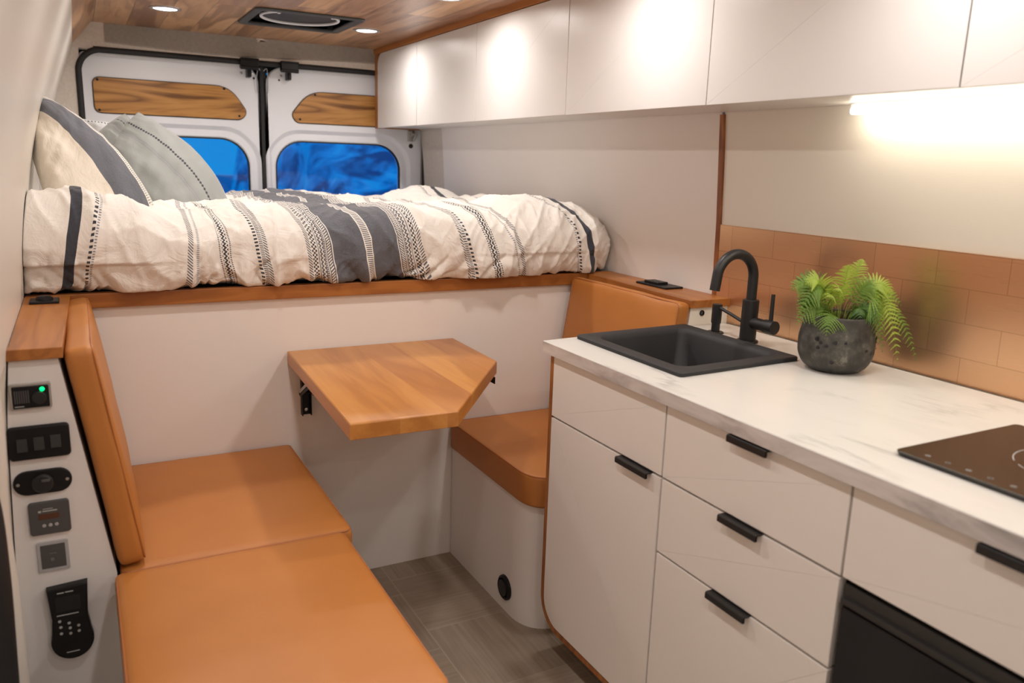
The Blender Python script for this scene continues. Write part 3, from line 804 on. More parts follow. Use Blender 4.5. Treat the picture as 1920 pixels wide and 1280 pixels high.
pillow('pillow', (.166, 3.16, 1.425), (.40, 3.15, 1.13), (.10, 2.98, 1.12), (.06, 3.06, 1.34), .04, m_pil2, (1, -1, .3),
       'grey pillow tip with black stitching just behind the sage pillow', seed=8, uvw=.45, sag=-.04)
pillow('pillow', (-.02, 3.42, 1.41), (.26, 3.46, 1.39), (.30, 3.38, 1.12), (-.03, 3.34, 1.14), .05, m_pil4, (0, -1, .1),
       'pale pillow with a dark stitched top edge, rearmost behind the others', seed=11, uvw=.35, sag=-.02)

# ------------------------------------------------------------------ left seat
sc = thing('side_cabinet', 'white side cabinet with cherry ledge and control panel, at the left wall', 'cabinet', (-.07, 1.70, 0))
prof = [(-.180, 0), (.012, 0), (.014, .46), (-.055, .918), (-.1345, .918), (-.146, .80), (-.162, .40)]
obj('body', one(prism, prof, 'y', 1.682, 2.270), m_ctrl, sc)
bm = bmesh.new(); soft_prism(bm, [(-.146, 1.668), (-.046, 1.668), (-.035, 2.270), (-.134, 2.270), (-.134, 1.70), (-.146, 1.69)], 'z', .919, .941, .002); obj('ledge_top', bm, m_cherry_y, sc)

def outlet(x, y, sx, sy, label, z=.941, double=False):
    o = thing('power_outlet', label, 'outlet', (x, y, z))
    bm = bmesh.new(); soft_prism(bm, rrect(x - sx / 2, x + sx / 2, y - sy / 2, y + sy / 2, .004, 4), 'z', z, z + .006, .001, r2=.002); obj('cover_plate', bm, m_blk, o)
    if double:
        bm = bmesh.new(); soft_prism(bm, rrect(x - sx * .30, x + sx * .30, y - sy * .12, y + sy * .33, .003, 4), 'z', z + .005, z + .013, .001, r2=.002); obj('socket_lid', bm, m_blk, o)
        for q in (-.02, .01):
            bm = bmesh.new(); bx(bm, x - .010, x + .010, y + q, y + q + .014, z + .012, z + .0145, .0008); obj('socket_port', bm, m_grey, o)
    else:
        bm = bmesh.new(); lathe(bm, (x, y, z + .005), [(.019, 0), (.018, .006), (.013, .010), (.002, .011)], 'z', 24); obj('socket_lid', bm, m_blk, o)
    return o
outlet(-.088, 2.185, .062, .060, 'small black power socket with lid on the left cherry ledge')

def seatcushion(name, x0, x1, y0, y1, z0, z1, label, puff=.006, seed=0):
    o = thing(name, label, 'cushion', ((x0 + x1) / 2, (y0 + y1) / 2, z0))
    bm = bmesh.new()
    soft_box(bm, x1 - x0, y1 - y0, z1 - z0, .014, 22, 26, 8, puff, Matrix.Translation(((x0 + x1) / 2, (y0 + y1) / 2, (z0 + z1) / 2)), .0022, seed)
    obj('cushion_cover', bm, m_lea, o, smooth=60)
    bm = bmesh.new(); lp = rrect(x0 + .0035, x1 - .0035, y0 + .0035, y1 - .0035, .014, 5)
    tube(bm, [(a, b, z1 - .0045) for a, b in lp] + [(lp[0][0], lp[0][1], z1 - .0045)], .0022, 6, False); obj('piping', bm, m_pip, o)
    return o
bb = thing('bench_base', 'white bench base beneath the two tan seat cushions at left', 'bench', (.25, 1.66, 0))
obj('base_box', one(bx, .018, .472, 1.07, 2.288, 0, .376, .004), m_white, bb)
seatcushion('seat_cushion', .020, .503, 1.662, 2.284, .378, .468, 'tan leatherette seat cushion of the left bench, nearer the bed platform', .006, 3)
seatcushion('seat_cushion', .008, .478, 1.045, 1.652, .378, .474, 'tan leatherette seat cushion of the left bench, nearest the viewer', .007, 9)

def slantback(x_top, x_bot, z0, z1, y0, y1, th, label, side, seed):
    """padded backrest leaning outwards; side=+1 faces +x"""
    o = thing('backrest_cushion', label, 'cushion', ((x_top + x_bot) / 2, (y0 + y1) / 2, z0))
    L = math.hypot(z1 - z0, x_bot - x_top); ang = math.atan2(x_bot - x_top, z1 - z0)
    # local: x=length(vertical) , y=depth , z=thickness
    ez = Vector((math.cos(ang), 0, math.sin(ang))) * 1.0
    if side < 0: ez = Vector((-math.cos(ang), 0, -math.sin(ang)))
    ex = Vector((-math.sin(ang), 0, math.cos(ang))); ey = Vector((0, 1, 0))
    ctr = Vector(((x_top + x_bot) / 2, (y0 + y1) / 2, (z0 + z1) / 2)) + ez * th / 2
    Mx = Matrix(((ex.x, ey.x, ez.x, ctr.x), (ex.y, ey.y, ez.y, ctr.y), (ex.z, ey.z, ez.z, ctr.z), (0, 0, 0, 1)))
    bm = bmesh.new(); soft_box(bm, L, y1 - y0, th, .015, 20, 24, 8, .008, Mx, .0025, seed); obj('cushion_cover', bm, m_lea, o, smooth=60)
    bm = bmesh.new(); lp = rrect(-L / 2 + .004, L / 2 - .004, -(y1 - y0) / 2 + .004, (y1 - y0) / 2 - .004, .014, 5)
    pts = [Mx @ Vector((a, b, th / 2 - .0035)) for a, b in lp]; tube(bm, pts + [pts[0]], .0018, 6, False); obj('piping', bm, m_pip, o)
slantback(-.046, .020, .472, .932, 1.668, 2.270, .052, 'tall tan backrest cushion against the left side cabinet', 1, 4)

# ---- devices on the control panel (plane y = 1.682)
PY = 1.682
def plate(bm, x0, x1, z0, z1, r, d, y=PY, rim=.001):
    soft_prism(bm, rrect(x0, x1, z0, z1, r, 6), 'y', y, y - d, .0005, 3, rim)
def marks(parent, rects, y, mat=None, name='printed_marks'):
    for x0, x1, z0, z1 in rects: obj('printed_mark', one(bx, x0, x1, y - .0004, y + .0002, z0, z1), mat or m_mark, parent)
t = thing('heater_controller', 'small black controller with green light, topmost on the control panel', 'controller', (-.104, PY, .826))
bm = bmesh.new(); plate(bm, -.138, -.071, .825, .874, .003, .008); obj('bezel', bm, m_steel, t, label='silver bezel')
bm = bmesh.new(); plate(bm, -.134, -.0745, .8275, .8695, .002, .0105); obj('face', bm, m_blk, t)
bm = bmesh.new()
for k in range(7): bx(bm, -.1305 + k * .0036, -.1285 + k * .0036, PY - .0115, PY - .010, .838, .862)
obj('grille', bm, m_grey, t)
marks(t, [(-.131, -.116, .831, .8325)], PY - .0108)
bm = bmesh.new(); lathe(bm, (-.0905, PY - .0105, .847), [(.0125, 0), (.0120, -.006), (.010, -.007)], 'y', 28); obj('dial', bm, m_dark, t)
bm = bmesh.new(); lathe(bm, (-.085, PY - .0105, .8625), [(.0042, 0), (.0036, -.002), (.001, -.003)], 'y', 16); obj('indicator_light', bm, m_green, t, label='glowing green light')

t = thing('switch_panel', 'black panel of three rocker switches on the control panel', 'switch', (-.098, PY, .727))
bm = bmesh.new(); plate(bm, -.149, -.047, .726, .791, .008, .010, rim=.004); obj('face_plate', bm, m_blk, t)
for k in range(3):
    cx = -.126 + k * .0275; z = .757 + k * .0012
    bm = bmesh.new(); prism(bm, [(PY - .009, z - .012), (PY - .009, z + .012), (PY - .0115, z + .012), (PY - .0165, z - .012)], 'x', cx - .0085, cx + .0085)
    obj('rocker_switch', bm, m_rock, t)

t = thing('socket_plate', 'black oval plate with capped 12 volt socket below the rocker switches', 'socket', (-.098, PY, .655))
bm = bmesh.new(); plate(bm, -.148, -.050, .654, .702, .0235, .006, rim=.002); obj('face_plate', bm, m_blk, t)
bm = bmesh.new(); lathe(bm, (-.099, PY - .005, .677), [(.019, 0), (.0185, -.008), (.015, -.012), (.002, -.0125)], 'y', 28); obj('socket_cap', bm, m_dark, t)
bm = bmesh.new(); bx(bm, -.101, -.086, PY - .022, PY - .016, .682, .688, .002); obj('cap_pull', bm, m_grey, t)
for x in (-.140, -.058):
    bm = bmesh.new(); lathe(bm, (x, PY - .006, .678), [(.0032, 0), (.003, -.0012), (.001, -.0015)], 'y', 12); obj('screw', bm, m_steel, t)

t = thing('charge_display', 'dark grey charge display with three buttons, below the oval socket plate', 'display', (-.093, PY, .572))
bm = bmesh.new(); plate(bm, -.128, -.059, .570, .637, .006, .007, rim=.002); obj('housing', bm, m_grey, t)
bm = bmesh.new(); plate(bm, -.112, -.077, .602, .613, .001, .0008, PY - .0068, .0003); obj('screen', bm, m_amber, t, label='dim amber screen')
marks(t, [(-.112, -.107, .6165, .6205), (-.105, -.080, .6175, .620), (-.104, -.087, .6225, .6238)], PY - .0071)
for k in range(3):
    bm = bmesh.new(); lathe(bm, (-.104 + k * .0105, PY - .0068, .589), [(.0036, 0), (.0032, -.0012), (.001, -.0014)], 'y', 14); obj('button', bm, m_lgrey, t)

t = thing('touch_switch', 'small square light grey wall plate on the control panel, above the remote', 'switch', (-.094, PY, .492))
bm = bmesh.new(); plate(bm, -.121, -.067, .491, .553, .003, .004, rim=.001); obj('frame', bm, m_lgrey, t)
bm = bmesh.new(); plate(bm, -.115, -.073, .498, .547, .001, .0012, PY - .0038, .0004); obj('centre', bm, m_grey, t)
marks(t, [(-.100, -.088, .528, .5295), (-.099, -.093, .513, .519)], PY - .0051, m_red)

t = thing('remote_control', 'black handheld remote with screen and keypad, lowest on the control panel', 'remote', (-.074, PY, .302))
zc = .352
outl = [(-.112, .452), (-.108, .385)]
import itertools
arc = [(-.0745 + .038 * math.cos(a), zc - .012 + .040 * math.sin(a)) for a in [PI - .35 + i / 24 * (PI + .7) for i in range(25)]]
poly = [(-.112, .457), (-.107, .392)] + arc + [(-.044, .392), (-.040, .461)]
bm = bmesh.new(); soft_prism(bm, poly, 'y', PY, PY - .020, .001, 4, .004); obj('remote_body', bm, m_blk, t)
bm = bmesh.new(); bx(bm, -.098, -.055, PY - .0206, PY - .019, .408, .440, .0005); obj('screen', bm, m_inside, t)
marks(t, [(-.094, -.082, .4475, .4495), (-.080, -.066, .4480, .4500), (-.098, -.060, .3995, .4015), (-.087, -.064, .3165, .3185)], PY - .0203, m_mark)
for bxx, bz in ((-.094, .388), (-.093, .375), (-.093, .361), (-.078, .381), (-.077, .370), (-.077, .358), (-.062, .372), (-.062, .360)):
    bm = bmesh.new(); lathe(bm, (bxx, PY - .020, bz), [(.0030, 0), (.0028, -.001), (.001, -.0012)], 'y', 10); obj('button', bm, m_mark if bz > .3 else m_red, t)
bm = bmesh.new(); soft_prism(bm, [(x * 1.0, z) for x, z in [(-.0745 + .044 * math.cos(a), zc - .016 + .044 * math.sin(a)) for a in [2 * PI * i / 32 for i in range(32)]]], 'y', PY, PY - .003, .0005, 2, .001)
obj('holder', bm, m_ctrl, t)

# slider door seal and pillar at the lower left
pts = catmull([(-.182, 1.45, .004), (-.176, 1.45, .25), (-.170, 1.45, .45), (-.166, 1.45, .62), (-.172, 1.47, .74), (-.20, 1.50, .82)], 8)
bm = bmesh.new(); tube(bm, pts, .022, 14)
obj('door_gasket', bm, m_rub, label='thick black door gasket at the lower left corner', cat='seal')
bm = bmesh.new(); pts = catmull([(-.180, 1.61, .0), (-.172, 1.61, .30), (-.167, 1.61, .50), (-.170, 1.61, .66), (-.168, 1.62, .80), (-.166, 1.635, .915)], 8)
tube(bm, pts, [.020 + .003 * math.sin(i * .25) for i in range(len(pts))], 12)
obj('trim_4', bm, m_wallL, kind='structure', label='cream lining roll between door gasket and control panel', cat='trim')

# ------------------------------------------------------------------ table
tb = thing('fold_down_table', 'five-sided cherry wood table folded out from the bed platform', 'table', (.76, 2.28, .60))
tp = [(.502, 2.284), (.474, 1.580), (.724, 1.576), (1.019, 1.962), (1.026, 2.284)]
bm = bmesh.new(); soft_prism(bm, tp, 'z', .712, .750, .002, 4, .005); obj('table_top', bm, m_table, tb, smooth=25)
for x in (.552, .985):
    bm = bmesh.new(); bx(bm, x - .014, x + .014, 2.284, 2.289, .552, .712, .0008); bx(bm, x - .014, x - .0115, 2.270, 2.289, .552, .712); bx(bm, x + .0115, x + .014, 2.270, 2.289, .552, .712)
    br = obj('bracket', bm, m_blk, tb)
    bm = bmesh.new(); bx(bm, x - .014, x + .014, 1.93, 2.284, .7085, .7118, .0008); bx(bm, x - .014, x - .0115, 1.93, 2.284, .692, .711); bx(bm, x + .0115, x + .014, 1.93, 2.284, .692, .711)
    obj('bracket_arm', bm, m_blk, br)
    def bar(bm, p, q, w, h):
        p, q = Vector(p), Vector(q); d = (q - p); L = d.length; d.normalize(); s = Vector((1, 0, 0)); u = s.cross(d)
        Mx = Matrix(((s.x, d.x, u.x, (p + q).x / 2), (s.y, d.y, u.y, (p + q).y / 2), (s.z, d.z, u.z, (p + q).z / 2), (0, 0, 0, 1)))
        bx(bm, -w / 2, w / 2, -L / 2, L / 2, -h / 2, h / 2, .001, mat=Mx)
    bm = bmesh.new(); bar(bm, (x - .018, 2.275, .620), (x - .018, 2.185, .665), .003, .018); bar(bm, (x - .018, 2.185, .665), (x - .018, 2.09, .698), .003, .018); bar(bm, (x + .018, 2.275, .620), (x + .018, 2.09, .698), .003, .018)
    cyl(bm, (x - .021, 2.275, .620), (x + .021, 2.275, .620), .004, seg=10); obj('strut', bm, m_blk, br)
    bm = bmesh.new(); bar(bm, (x - .0215, 2.268, .628), (x - .0215, 2.150, .690), .0015, .010); obj('spring_lever', bm, m_steel, br, label='bright steel lever')
    bm = bmesh.new(); lathe(bm, (x, 2.284, .568), [(.006, 0), (.005, -.003), (.001, -.004)], 'y', 14); obj('screw', bm, m_steel, br)

# ------------------------------------------------------------------ right seat
rb = thing('bench_base', 'white rounded bench base under the right tan seat, beside the kitchen cabinet', 'bench', (1.3, 2.0, 0))
bp = rpoly([(1.030, 2.286), (1.030, 1.742), (1.640, 1.742), (1.640, 2.286)], [0, .12, 0, 0], 12)
obj('base_box', one(prism, bp, 'z', 0, .376), laminate('bench_white', (.86, .82, .80), .45), rb, smooth=25)
t = thing('heater_vent', 'round black air vent low on the right bench base', 'vent', (1.030, 1.888, .076))
bm = bmesh.new(); lathe(bm, (1.030, 1.888, .076), [(.038, 0), (.037, -.006), (.031, -.010), (.027, -.006), (.026, -.002)], 'x', 36, True, False); obj('vent_ring', bm, m_blk, t)
bm = bmesh.new(); lathe(bm, (1.028, 1.888, .076), [(.026, 0), (.025, -.009), (.020, -.011), (.001, -.011)], 'x', 30); obj('vent_flap', bm, m_dark, t)
rc = thing('seat_cushion', 'tan leatherette seat cushion of the right bench, under the table corner', 'cushion', (1.25, 2.0, .378))
cp = rpoly([(1.020, 2.284), (1.020, 1.725), (1.480, 1.725), (1.480, 2.284)], [.015, .10, .015, .015], 12)
bm = bmesh.new(); soft_prism(bm, cp, 'z', .378, .472, .012, 5, .010)
obj('cushion_cover', bm, m_lea, rc, smooth=60)
bm = bmesh.new(); lp = offset_poly(cp, .003); tube(bm, [(a, b, .4695) for a, b in lp] + [(*lp[0], .4695)], .0024, 6, False); obj('piping', bm, m_pip, rc)
s2 = thing('side_cabinet', 'narrow white side cabinet with cherry ledge, between bed platform and sink', 'cabinet', (1.57, 2.0, 0))
prof = [(1.640, .377), (1.640, .918), (1.500, .918), (1.486, .80), (1.482, .377)]
obj('body', one(prism, prof[::-1], 'y', 1.712, 2.270), m_wallK, s2)
bm = bmesh.new(); soft_prism(bm, [(1.494, 1.702), (1.637, 1.702), (1.637, 2.289), (1.520, 2.271)], 'z', .9185, .941, .002); obj('ledge_top', bm, m_cherry_y, s2)
outlet(1.585, 1.965, .070, .150, 'black double power outlet on the right cherry ledge, above the sink', double=True)
t = thing('audio_jack', 'tiny round black socket on the white end of the right side cabinet', 'socket', (1.541, 1.711, .902))
bm = bmesh.new(); lathe(bm, (1.541, 1.711, .902), [(.0085, 0), (.0082, -.002), (.006, -.003), (.0055, -.001)], 'y', 24, True, False); obj('socket_ring', bm, m_blk, t)
bm = bmesh.new(); lathe(bm, (1.541, 1.711, .902), [(.0053, 0), (.001, -.001)], 'y', 16); obj('socket_core', bm, m_grey, t)
slantback(1.500, 1.430, .474, .930, 1.705, 2.262, .048, 'tan backrest cushion below the right ledge, behind the sink', -1, 14)

# ------------------------------------------------------------------ kitchen base
FX = 1.022
def handle(parent, y0, y1, z):
    bm = bmesh.new()
    prism(bm, [(FX + .004, z), (FX - .0135, z), (FX - .015, z - .002), (FX - .015, z - .0125), (FX - .0115, z - .0125), (FX - .0115, z - .003), (FX + .004, z - .003)][::-1], 'y', y0, y1)
    bx(bm, FX - .0165, FX - .0105, y0, y1, z - .0135, z - .001, .0015)
    return obj('handle', bm, m_dark, parent, label='matt black edge pull')
def front(parent, name, y0, y1, z0, z1, h=None, round_bl=False):
    g = .0013
    bm = bmesh.new()
    poly = rrect(y0 + g, y1 - g, z0 + g, z1 - g, (.001, .070 if round_bl else .001, .001, .001), 8)
    soft_prism(bm, poly, 'x', FX + .018, FX, .0005, 2, .0012)
    o = obj(name, bm, m_white, parent, smooth=25)
    if h: handle(o, h[0], h[1], z1 + .001)
    return o
wrap = thing('cabinet_end_panel', 'cherry wood end panel with rounded foot wrapping the kitchen cabinets', 'panel', (1.3, 1.66, .09))
def wrapmesh(bm):
    o_ = [p for p in rrect(-.40, 1.674, .092, .8375, (.001, .085, .001, .001), 10)][9:24]
    i_ = [p for p in rrect(-.40, 1.6595, .106, .8375, (.001, .071, .001, .001), 10)][9:24]
    o_ = [(-.40, .092)] + [p for p in o_ if p[0] > 1.5 and p[1] < .7] + [(1.674, .8375)]
    i_ = [(-.40, .106)] + [p for p in i_ if p[0] > 1.5 and p[1] < .7] + [(1.6595, .8375)]
    n = min(len(o_), len(i_)); o_, i_ = o_[:n - 1] + [o_[-1]], i_[:n - 1] + [i_[-1]]
    prism(bm, o_ + i_[::-1], 'x', FX + .001, 1.60)
obj('panel', one(wrapmesh), m_cherry_z, wrap, smooth=25)
u1 = thing('base_cabinet', 'white base cabinet with one door, under the sink at the left end', 'cabinet', (1.3, 1.44, .107))
box('carcass', FX + .019, 1.60, 1.217, 1.6585, .1065, .712, m_inside, u1)
front(u1, 'drawer_front', 1.2155, 1.6590, .677, .832)
front(u1, 'door', 1.2155, 1.6590, .1075, .674, (1.247, 1.358), True)
u2 = thing('base_cabinet', 'white cabinet of three drawers in the middle of the kitchen', 'cabinet', (1.3, .99, .107))
box('carcass', FX + .019, 1.60, .767, 1.2145, .1065, .80, m_inside, u2)
front(u2, 'drawer', .765, 1.2135, .677, .832, (.930, 1.026))
front(u2, 'drawer', .765, 1.2135, .512, .674, (.932, 1.030))
front(u2, 'drawer', .765, 1.2135, .1075, .509, (.941, 1.043))
u3 = thing('base_cabinet', 'white drawer unit under the cooktop, above the black fridge', 'cabinet', (1.3, .5, .64))
box('carcass', FX + .019, 1.60, .100, .7625, .680, .80, m_inside, u3)
front(u3, 'drawer', .100, .763, .6775, .832, (.400, .558))
fr_ = thing('fridge', 'black compact fridge built in below the cooktop', 'fridge', (1.3, .5, .107))
bm = bmesh.new(); bx(bm, FX + .020, 1.60, .105, .760, .108, .672, .002); obj('housing', bm, m_fridgef, fr_)
bm = bmesh.new(); bx(bm, FX + .004, FX + .020, .106, .759, .646, .668, .002); bx(bm, FX - .004, FX + .012, .112, .757, .636, .647, .002); obj('top_rail', bm, m_fridgef, fr_)
bm = bmesh.new(); bx(bm, FX - .002, FX + .019, .112, .756, .112, .632, .004); obj('fridge_door', bm, m_fridge, fr_)
# plinth
box('plinth', 1.10, 1.60, -.39, 1.60, 0, .0915, m_inside, label='dark recessed plinth under the kitchen cabinets', cat='plinth')

# countertop with sink cut-out
def ctop(bm):
    outr = rrect(1.006, 1.628, -.40, 1.688, .001, 6); hole = rrect(1.112, 1.455, 1.285, 1.655, .02, 6)
    for p in outr[:]: pass
    outr = [(a, b + (.040 * (a - 1.006) / .62 if b > 1 else 0)) for a, b in outr]
    lps = [(outr, .838), (outr, .8665), (offset_poly(outr, .0015), .868), (hole, .868), (hole, .838), (outr, .838)]
    loft(bm, [[(a, b, z) for a, b in lp] for lp, z in lps], False, False)
co = obj('countertop', one(ctop), [m_marble, m_medge], smooth=20, label='white marble-look countertop over the kitchen cabinets', cat='countertop')
for p in co.data.polygons:
    if abs(p.normal.z) < .5 and p.normal.x < -.5: p.material_index = 1
# sink
t = thing('sink', 'square black granite drop-in sink in the marble-look countertop', 'sink', (1.285, 1.47, .868))
def sinkmesh(bm):
    o = rrect(1.098, 1.470, 1.268, 1.680, .010, 6); i = rrect(1.138, 1.432, 1.312, 1.640, .028, 6); fl = rrect(1.156, 1.414, 1.330, 1.622, .035, 6)
    skew = lambda lp: [(a, b + (a - 1.1) * .05) for a, b in lp]
    lps = [(o, .8682), (o, .876), (offset_poly(o, .0025), .8785), (offset_poly(i, -.006), .878), (i, .873), (offset_poly(i, .004), .864), (fl, .735), (offset_poly(fl, .022), .716)]
    loft(bm, [[(a, b, z) for a, b in skew(lp)] for lp, z in lps], False, True)
obj('basin', one(sinkmesh), m_sink, t, smooth=40)
bm = bmesh.new(); lathe(bm, (1.29, 1.485, .716), [(.040, .0005), (.038, .003), (.030, .001), (.001, .001)], 'z', 30); obj('drain', bm, m_drain, t)

# faucet
t = thing('faucet', 'matt black gooseneck faucet with side lever behind the sink', 'faucet', (1.505, 1.497, .868))
fx, fy = 1.503, 1.490
bm = bmesh.new(); lathe(bm, (fx, fy, .868), [(.0275, 0), (.0275, .004), (.0255, .006)], 'z', 36); obj('base_ring', bm, m_dark, t)
bm = bmesh.new(); lathe(bm, (fx, fy, .873), [(.0210, 0), (.0210, .103), (.0200, .106), (.0125, .107)], 'z', 36); obj('body', bm, m_dark, t)
bm = bmesh.new(); R = .0610; zc = 1.036
pts = [(fx, fy, .975), (fx, fy, 1.00), (fx, fy, 1.02)] + [(fx - R + R * math.cos(a), fy, zc + R * math.sin(a)) for a in [PI * i / 24 for i in range(0, 23)]] + [(fx - 2 * R - .004, fy, 1.008)]
tube(bm, pts, .0128, 24); sp = obj('spout', bm, m_dark, t, smooth=60)
bm = bmesh.new(); cyl(bm, (fx, fy - .015, .921), (fx, fy - .0555, .921), .0150, seg=30); cyl(bm, (fx, fy - .0565, .921), (fx, fy - .088, .921), .0172, seg=30); obj('handle_barrel', bm, m_dark, t)
bm = bmesh.new(); tube(bm, [(fx, fy - .073, .938), (fx + .001, fy - .072, .965), (fx + .003, fy - .070, 1.003)], [.0055, .0052, .0050], 14); obj('lever', bm, m_dark, t)
# soap dispenser
t = thing('soap_dispenser', 'slim matt black soap dispenser left of the faucet', 'soap dispenser', (1.500, 1.607, .868))
bm = bmesh.new(); lathe(bm, (1.500, 1.607, .868), [(.0225, 0), (.0225, .003), (.0205, .005)], 'z', 30); obj('base_ring', bm, m_dark, t)
bm = bmesh.new(); lathe(bm, (1.500, 1.607, .872), [(.0115, 0), (.0115, .022), (.0135, .026), (.0135, .072), (.0125, .076), (.001, .0765)], 'z', 28); obj('body', bm, m_dark, t)
bm = bmesh.new(); tube(bm, [(1.500, 1.600, .940), (1.497, 1.55, .930), (1.495, 1.508, .920)], .0045, 12); obj('nozzle', bm, m_dark, t)

# cooktop
t = thing('induction_cooktop', 'black glass induction cooktop with pale ring and touch keys', 'cooktop', (1.28, .50, .868))
def ck(bm):
    o = rrect(1.114, 1.445, .245, .768, .012, 6)
    lps = [(offset_poly(o, .003), .8682), (offset_poly(o, .001), .872), (o, .8735), (o, .8755), (offset_poly(o, .0015), .8765)]
    loft(bm, [[(a, b, z) for a, b in lp] for lp, z in lps], True, True)
obj('glass_top', one(ck), m_cook, t)
def ringarc(bm, cx, cy, r, wd, a0, a1, z=.8767):
    n = 40; rows = [[(cx + (r + s) * math.cos(a0 + (a1 - a0) * i / n), cy + (r + s) * math.sin(a0 + (a1 - a0) * i / n), z) for i in range(n + 1)] for s in (-wd / 2, wd / 2)]
    loft(bm, rows, False, False, closed=False)
bm = bmesh.new()
for r, a0, a1 in ((.088, 1.0, 2.3), (.088, 2.5, 3.8), (.088, 4.0, 5.4), (.062, 1.9, 3.1), (.062, 3.5, 4.6)): ringarc(bm, 1.305, .590, r, .0016, a0, a1)
obj('cooking_ring', bm, m_lgrey, t)
for k in range(8):
    y = .725 - k * .033
    bm = bmesh.new(); lathe(bm, (1.137, y, .8764), [(.0042, 0), (.0042, .0004), (.0028, .0004), (.0028, 0)] if k % 2 else [(.0045, 0), (.0045, .0004), (.001, .0004)], 'z', 14, False, False); obj('touch_key', bm, m_red, t)

# ------------------------------------------------------------------ overhead cabinets
UX = 1.357
ys = [4.022, 3.456, 2.850, 2.200, 1.555, .910, .262, -.385]
labs = ['white overhead cabinet with rounded wood-edged end, nearest the rear doors', 'white overhead cabinet second from the rear doors, above the bed',
        'white overhead cabinet third from the rear doors, above the bed', 'white overhead cabinet above the foot end of bed and backrest',
        'white overhead cabinet above the faucet, left of the strip light', 'white overhead cabinet above the plant and strip light', 'white overhead cabinet at the upper right corner of the photo']
for k in range(7):
    y1, y0 = ys[k], ys[k + 1]
    u = thing('overhead_cabinet', labs[k], 'cabinet', (1.45, (y0 + y1) / 2, 1.452), 'overhead cabinets')
    bm = bmesh.new()
    xw = lambda z: wallx(RIGHT, z) - .002
    a = UX + .019
    prism(bm, [(a, 1.458), (xw(1.458), 1.458), (xw(1.6), 1.6), (xw(1.80), 1.80), (a, 1.80)], 'y', y0 + .0005, y1 - .0005)
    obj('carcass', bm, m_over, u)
    g = .0014
    bm = bmesh.new()
    rt = .060 if k == 0 else .001
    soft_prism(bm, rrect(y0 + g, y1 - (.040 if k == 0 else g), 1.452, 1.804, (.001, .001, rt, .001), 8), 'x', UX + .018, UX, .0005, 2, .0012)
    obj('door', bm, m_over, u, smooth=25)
    if k == 0:
        bm = bmesh.new(); prism(bm, rrect(y1 - .14, y1 + .006, 1.450, 1.806, (.001, .001, .020, .001), 8), 'x', UX + .0185, UX + .019); prism(bm, rrect(y1 - .0385, y1 + .006, 1.450, 1.806, (.001, .001, .020, .001), 8), 'x', UX + .002, UX + .018)
        bx(bm, UX + .015, 1.600, y1, y1 + .008, 1.452, 1.806); obj('end_panel', bm, m_cherry_z, u, label='cherry wood edge')

# strip light
t = thing('strip_light', 'glowing white strip light under the overhead cabinets at right', 'light', (1.585, .85, 1.44))
bm = bmesh.new(); bx(bm, 1.562, 1.580, .33, 1.303, 1.447, 1.4575, .001); obj('mounting_rail', bm, m_ring, t)
bm = bmesh.new(); soft_prism(bm, rrect(1.556, 1.586, 1.4325, 1.4470, .006, 5), 'y', .335, 1.298, .001, 2); obj('diffuser', bm, m_strip, t)

# ------------------------------------------------------------------ plant
PX, PYY = 1.483, 1.200
t = thing('plant_pot', 'round dark pitted stone pot on the countertop right of the sink', 'pot', (PX, PYY, .868))
def potmesh(bm):
    prof = [(.001, 0), (.040, 0), (.056, .004), (.070, .016), (.0795, .036), (.0815, .058), (.080, .080), (.0765, .100), (.0745, .116), (.0735, .124), (.0715, .1275), (.0665, .126), (.066, .118), (.067, .108), (.066, .100)]
    pr = [(v.x, v.y) for v in catmull([(a, b, 0) for a, b in prof], 5)]
    lathe(bm, (PX, PYY, .868), pr, 'z', 96, False, False)
    for v in bm.verts:
        d = v.co - Vector((PX, PYY, .868)); h = d.z
        rr = math.hypot(d.x, d.y)
        if rr > .05 and h > .005:
            k = 1 + .014 * noise.noise(v.co * 22) + .008 * noise.noise(v.co * 60)
            v.co.x = PX + d.x * k; v.co.y = PYY + d.y * k
obj('pot_body', one(potmesh), m_stone, t, smooth=180)
bm = bmesh.new(); rnd = random.Random(4)
for k in range(24):
    a = rnd.uniform(0, 2 * PI); h = rnd.choice([rnd.uniform(.05, .088), rnd.uniform(.02, .09)]); r = rnd.uniform(.003, .0085)
    R_ = .0812 if .035 < h < .085 else .078
    if h < .035: R_ = .072 + (h - .018) * .45
    c = Vector((PX + R_ * math.cos(a), PYY + R_ * math.sin(a), .868 + h)); nrm = Vector((math.cos(a), math.sin(a), 0)); s = Vector((-math.sin(a), math.cos(a), 0))
    lp = []
    for q, off in ((1.0, .0006), (.9, .0016), (.55, .0008)):
        lp.append([c + nrm * (off - (1 - math.cos(r * q * math.cos(b) / R_)) * R_) + s * r * q * math.cos(b) * (1 + .15 * math.sin(3 * b + k)) + Vector((0, 0, r * q * math.sin(b))) for b in [2 * PI * i / 12 for i in range(12)]])
    loft(bm, lp, False, True)
pt_ = obj('glaze_pits', bm, m_pit, t); pt_['kind'] = 'stuff'
bm = bmesh.new(); lathe(bm, (PX, PYY, .868), [(.067, .098), (.05, .104), (.02, .108), (.001, .108)], 'z', 30, False, False)
obj('potting_soil', bm, m_soil, t)

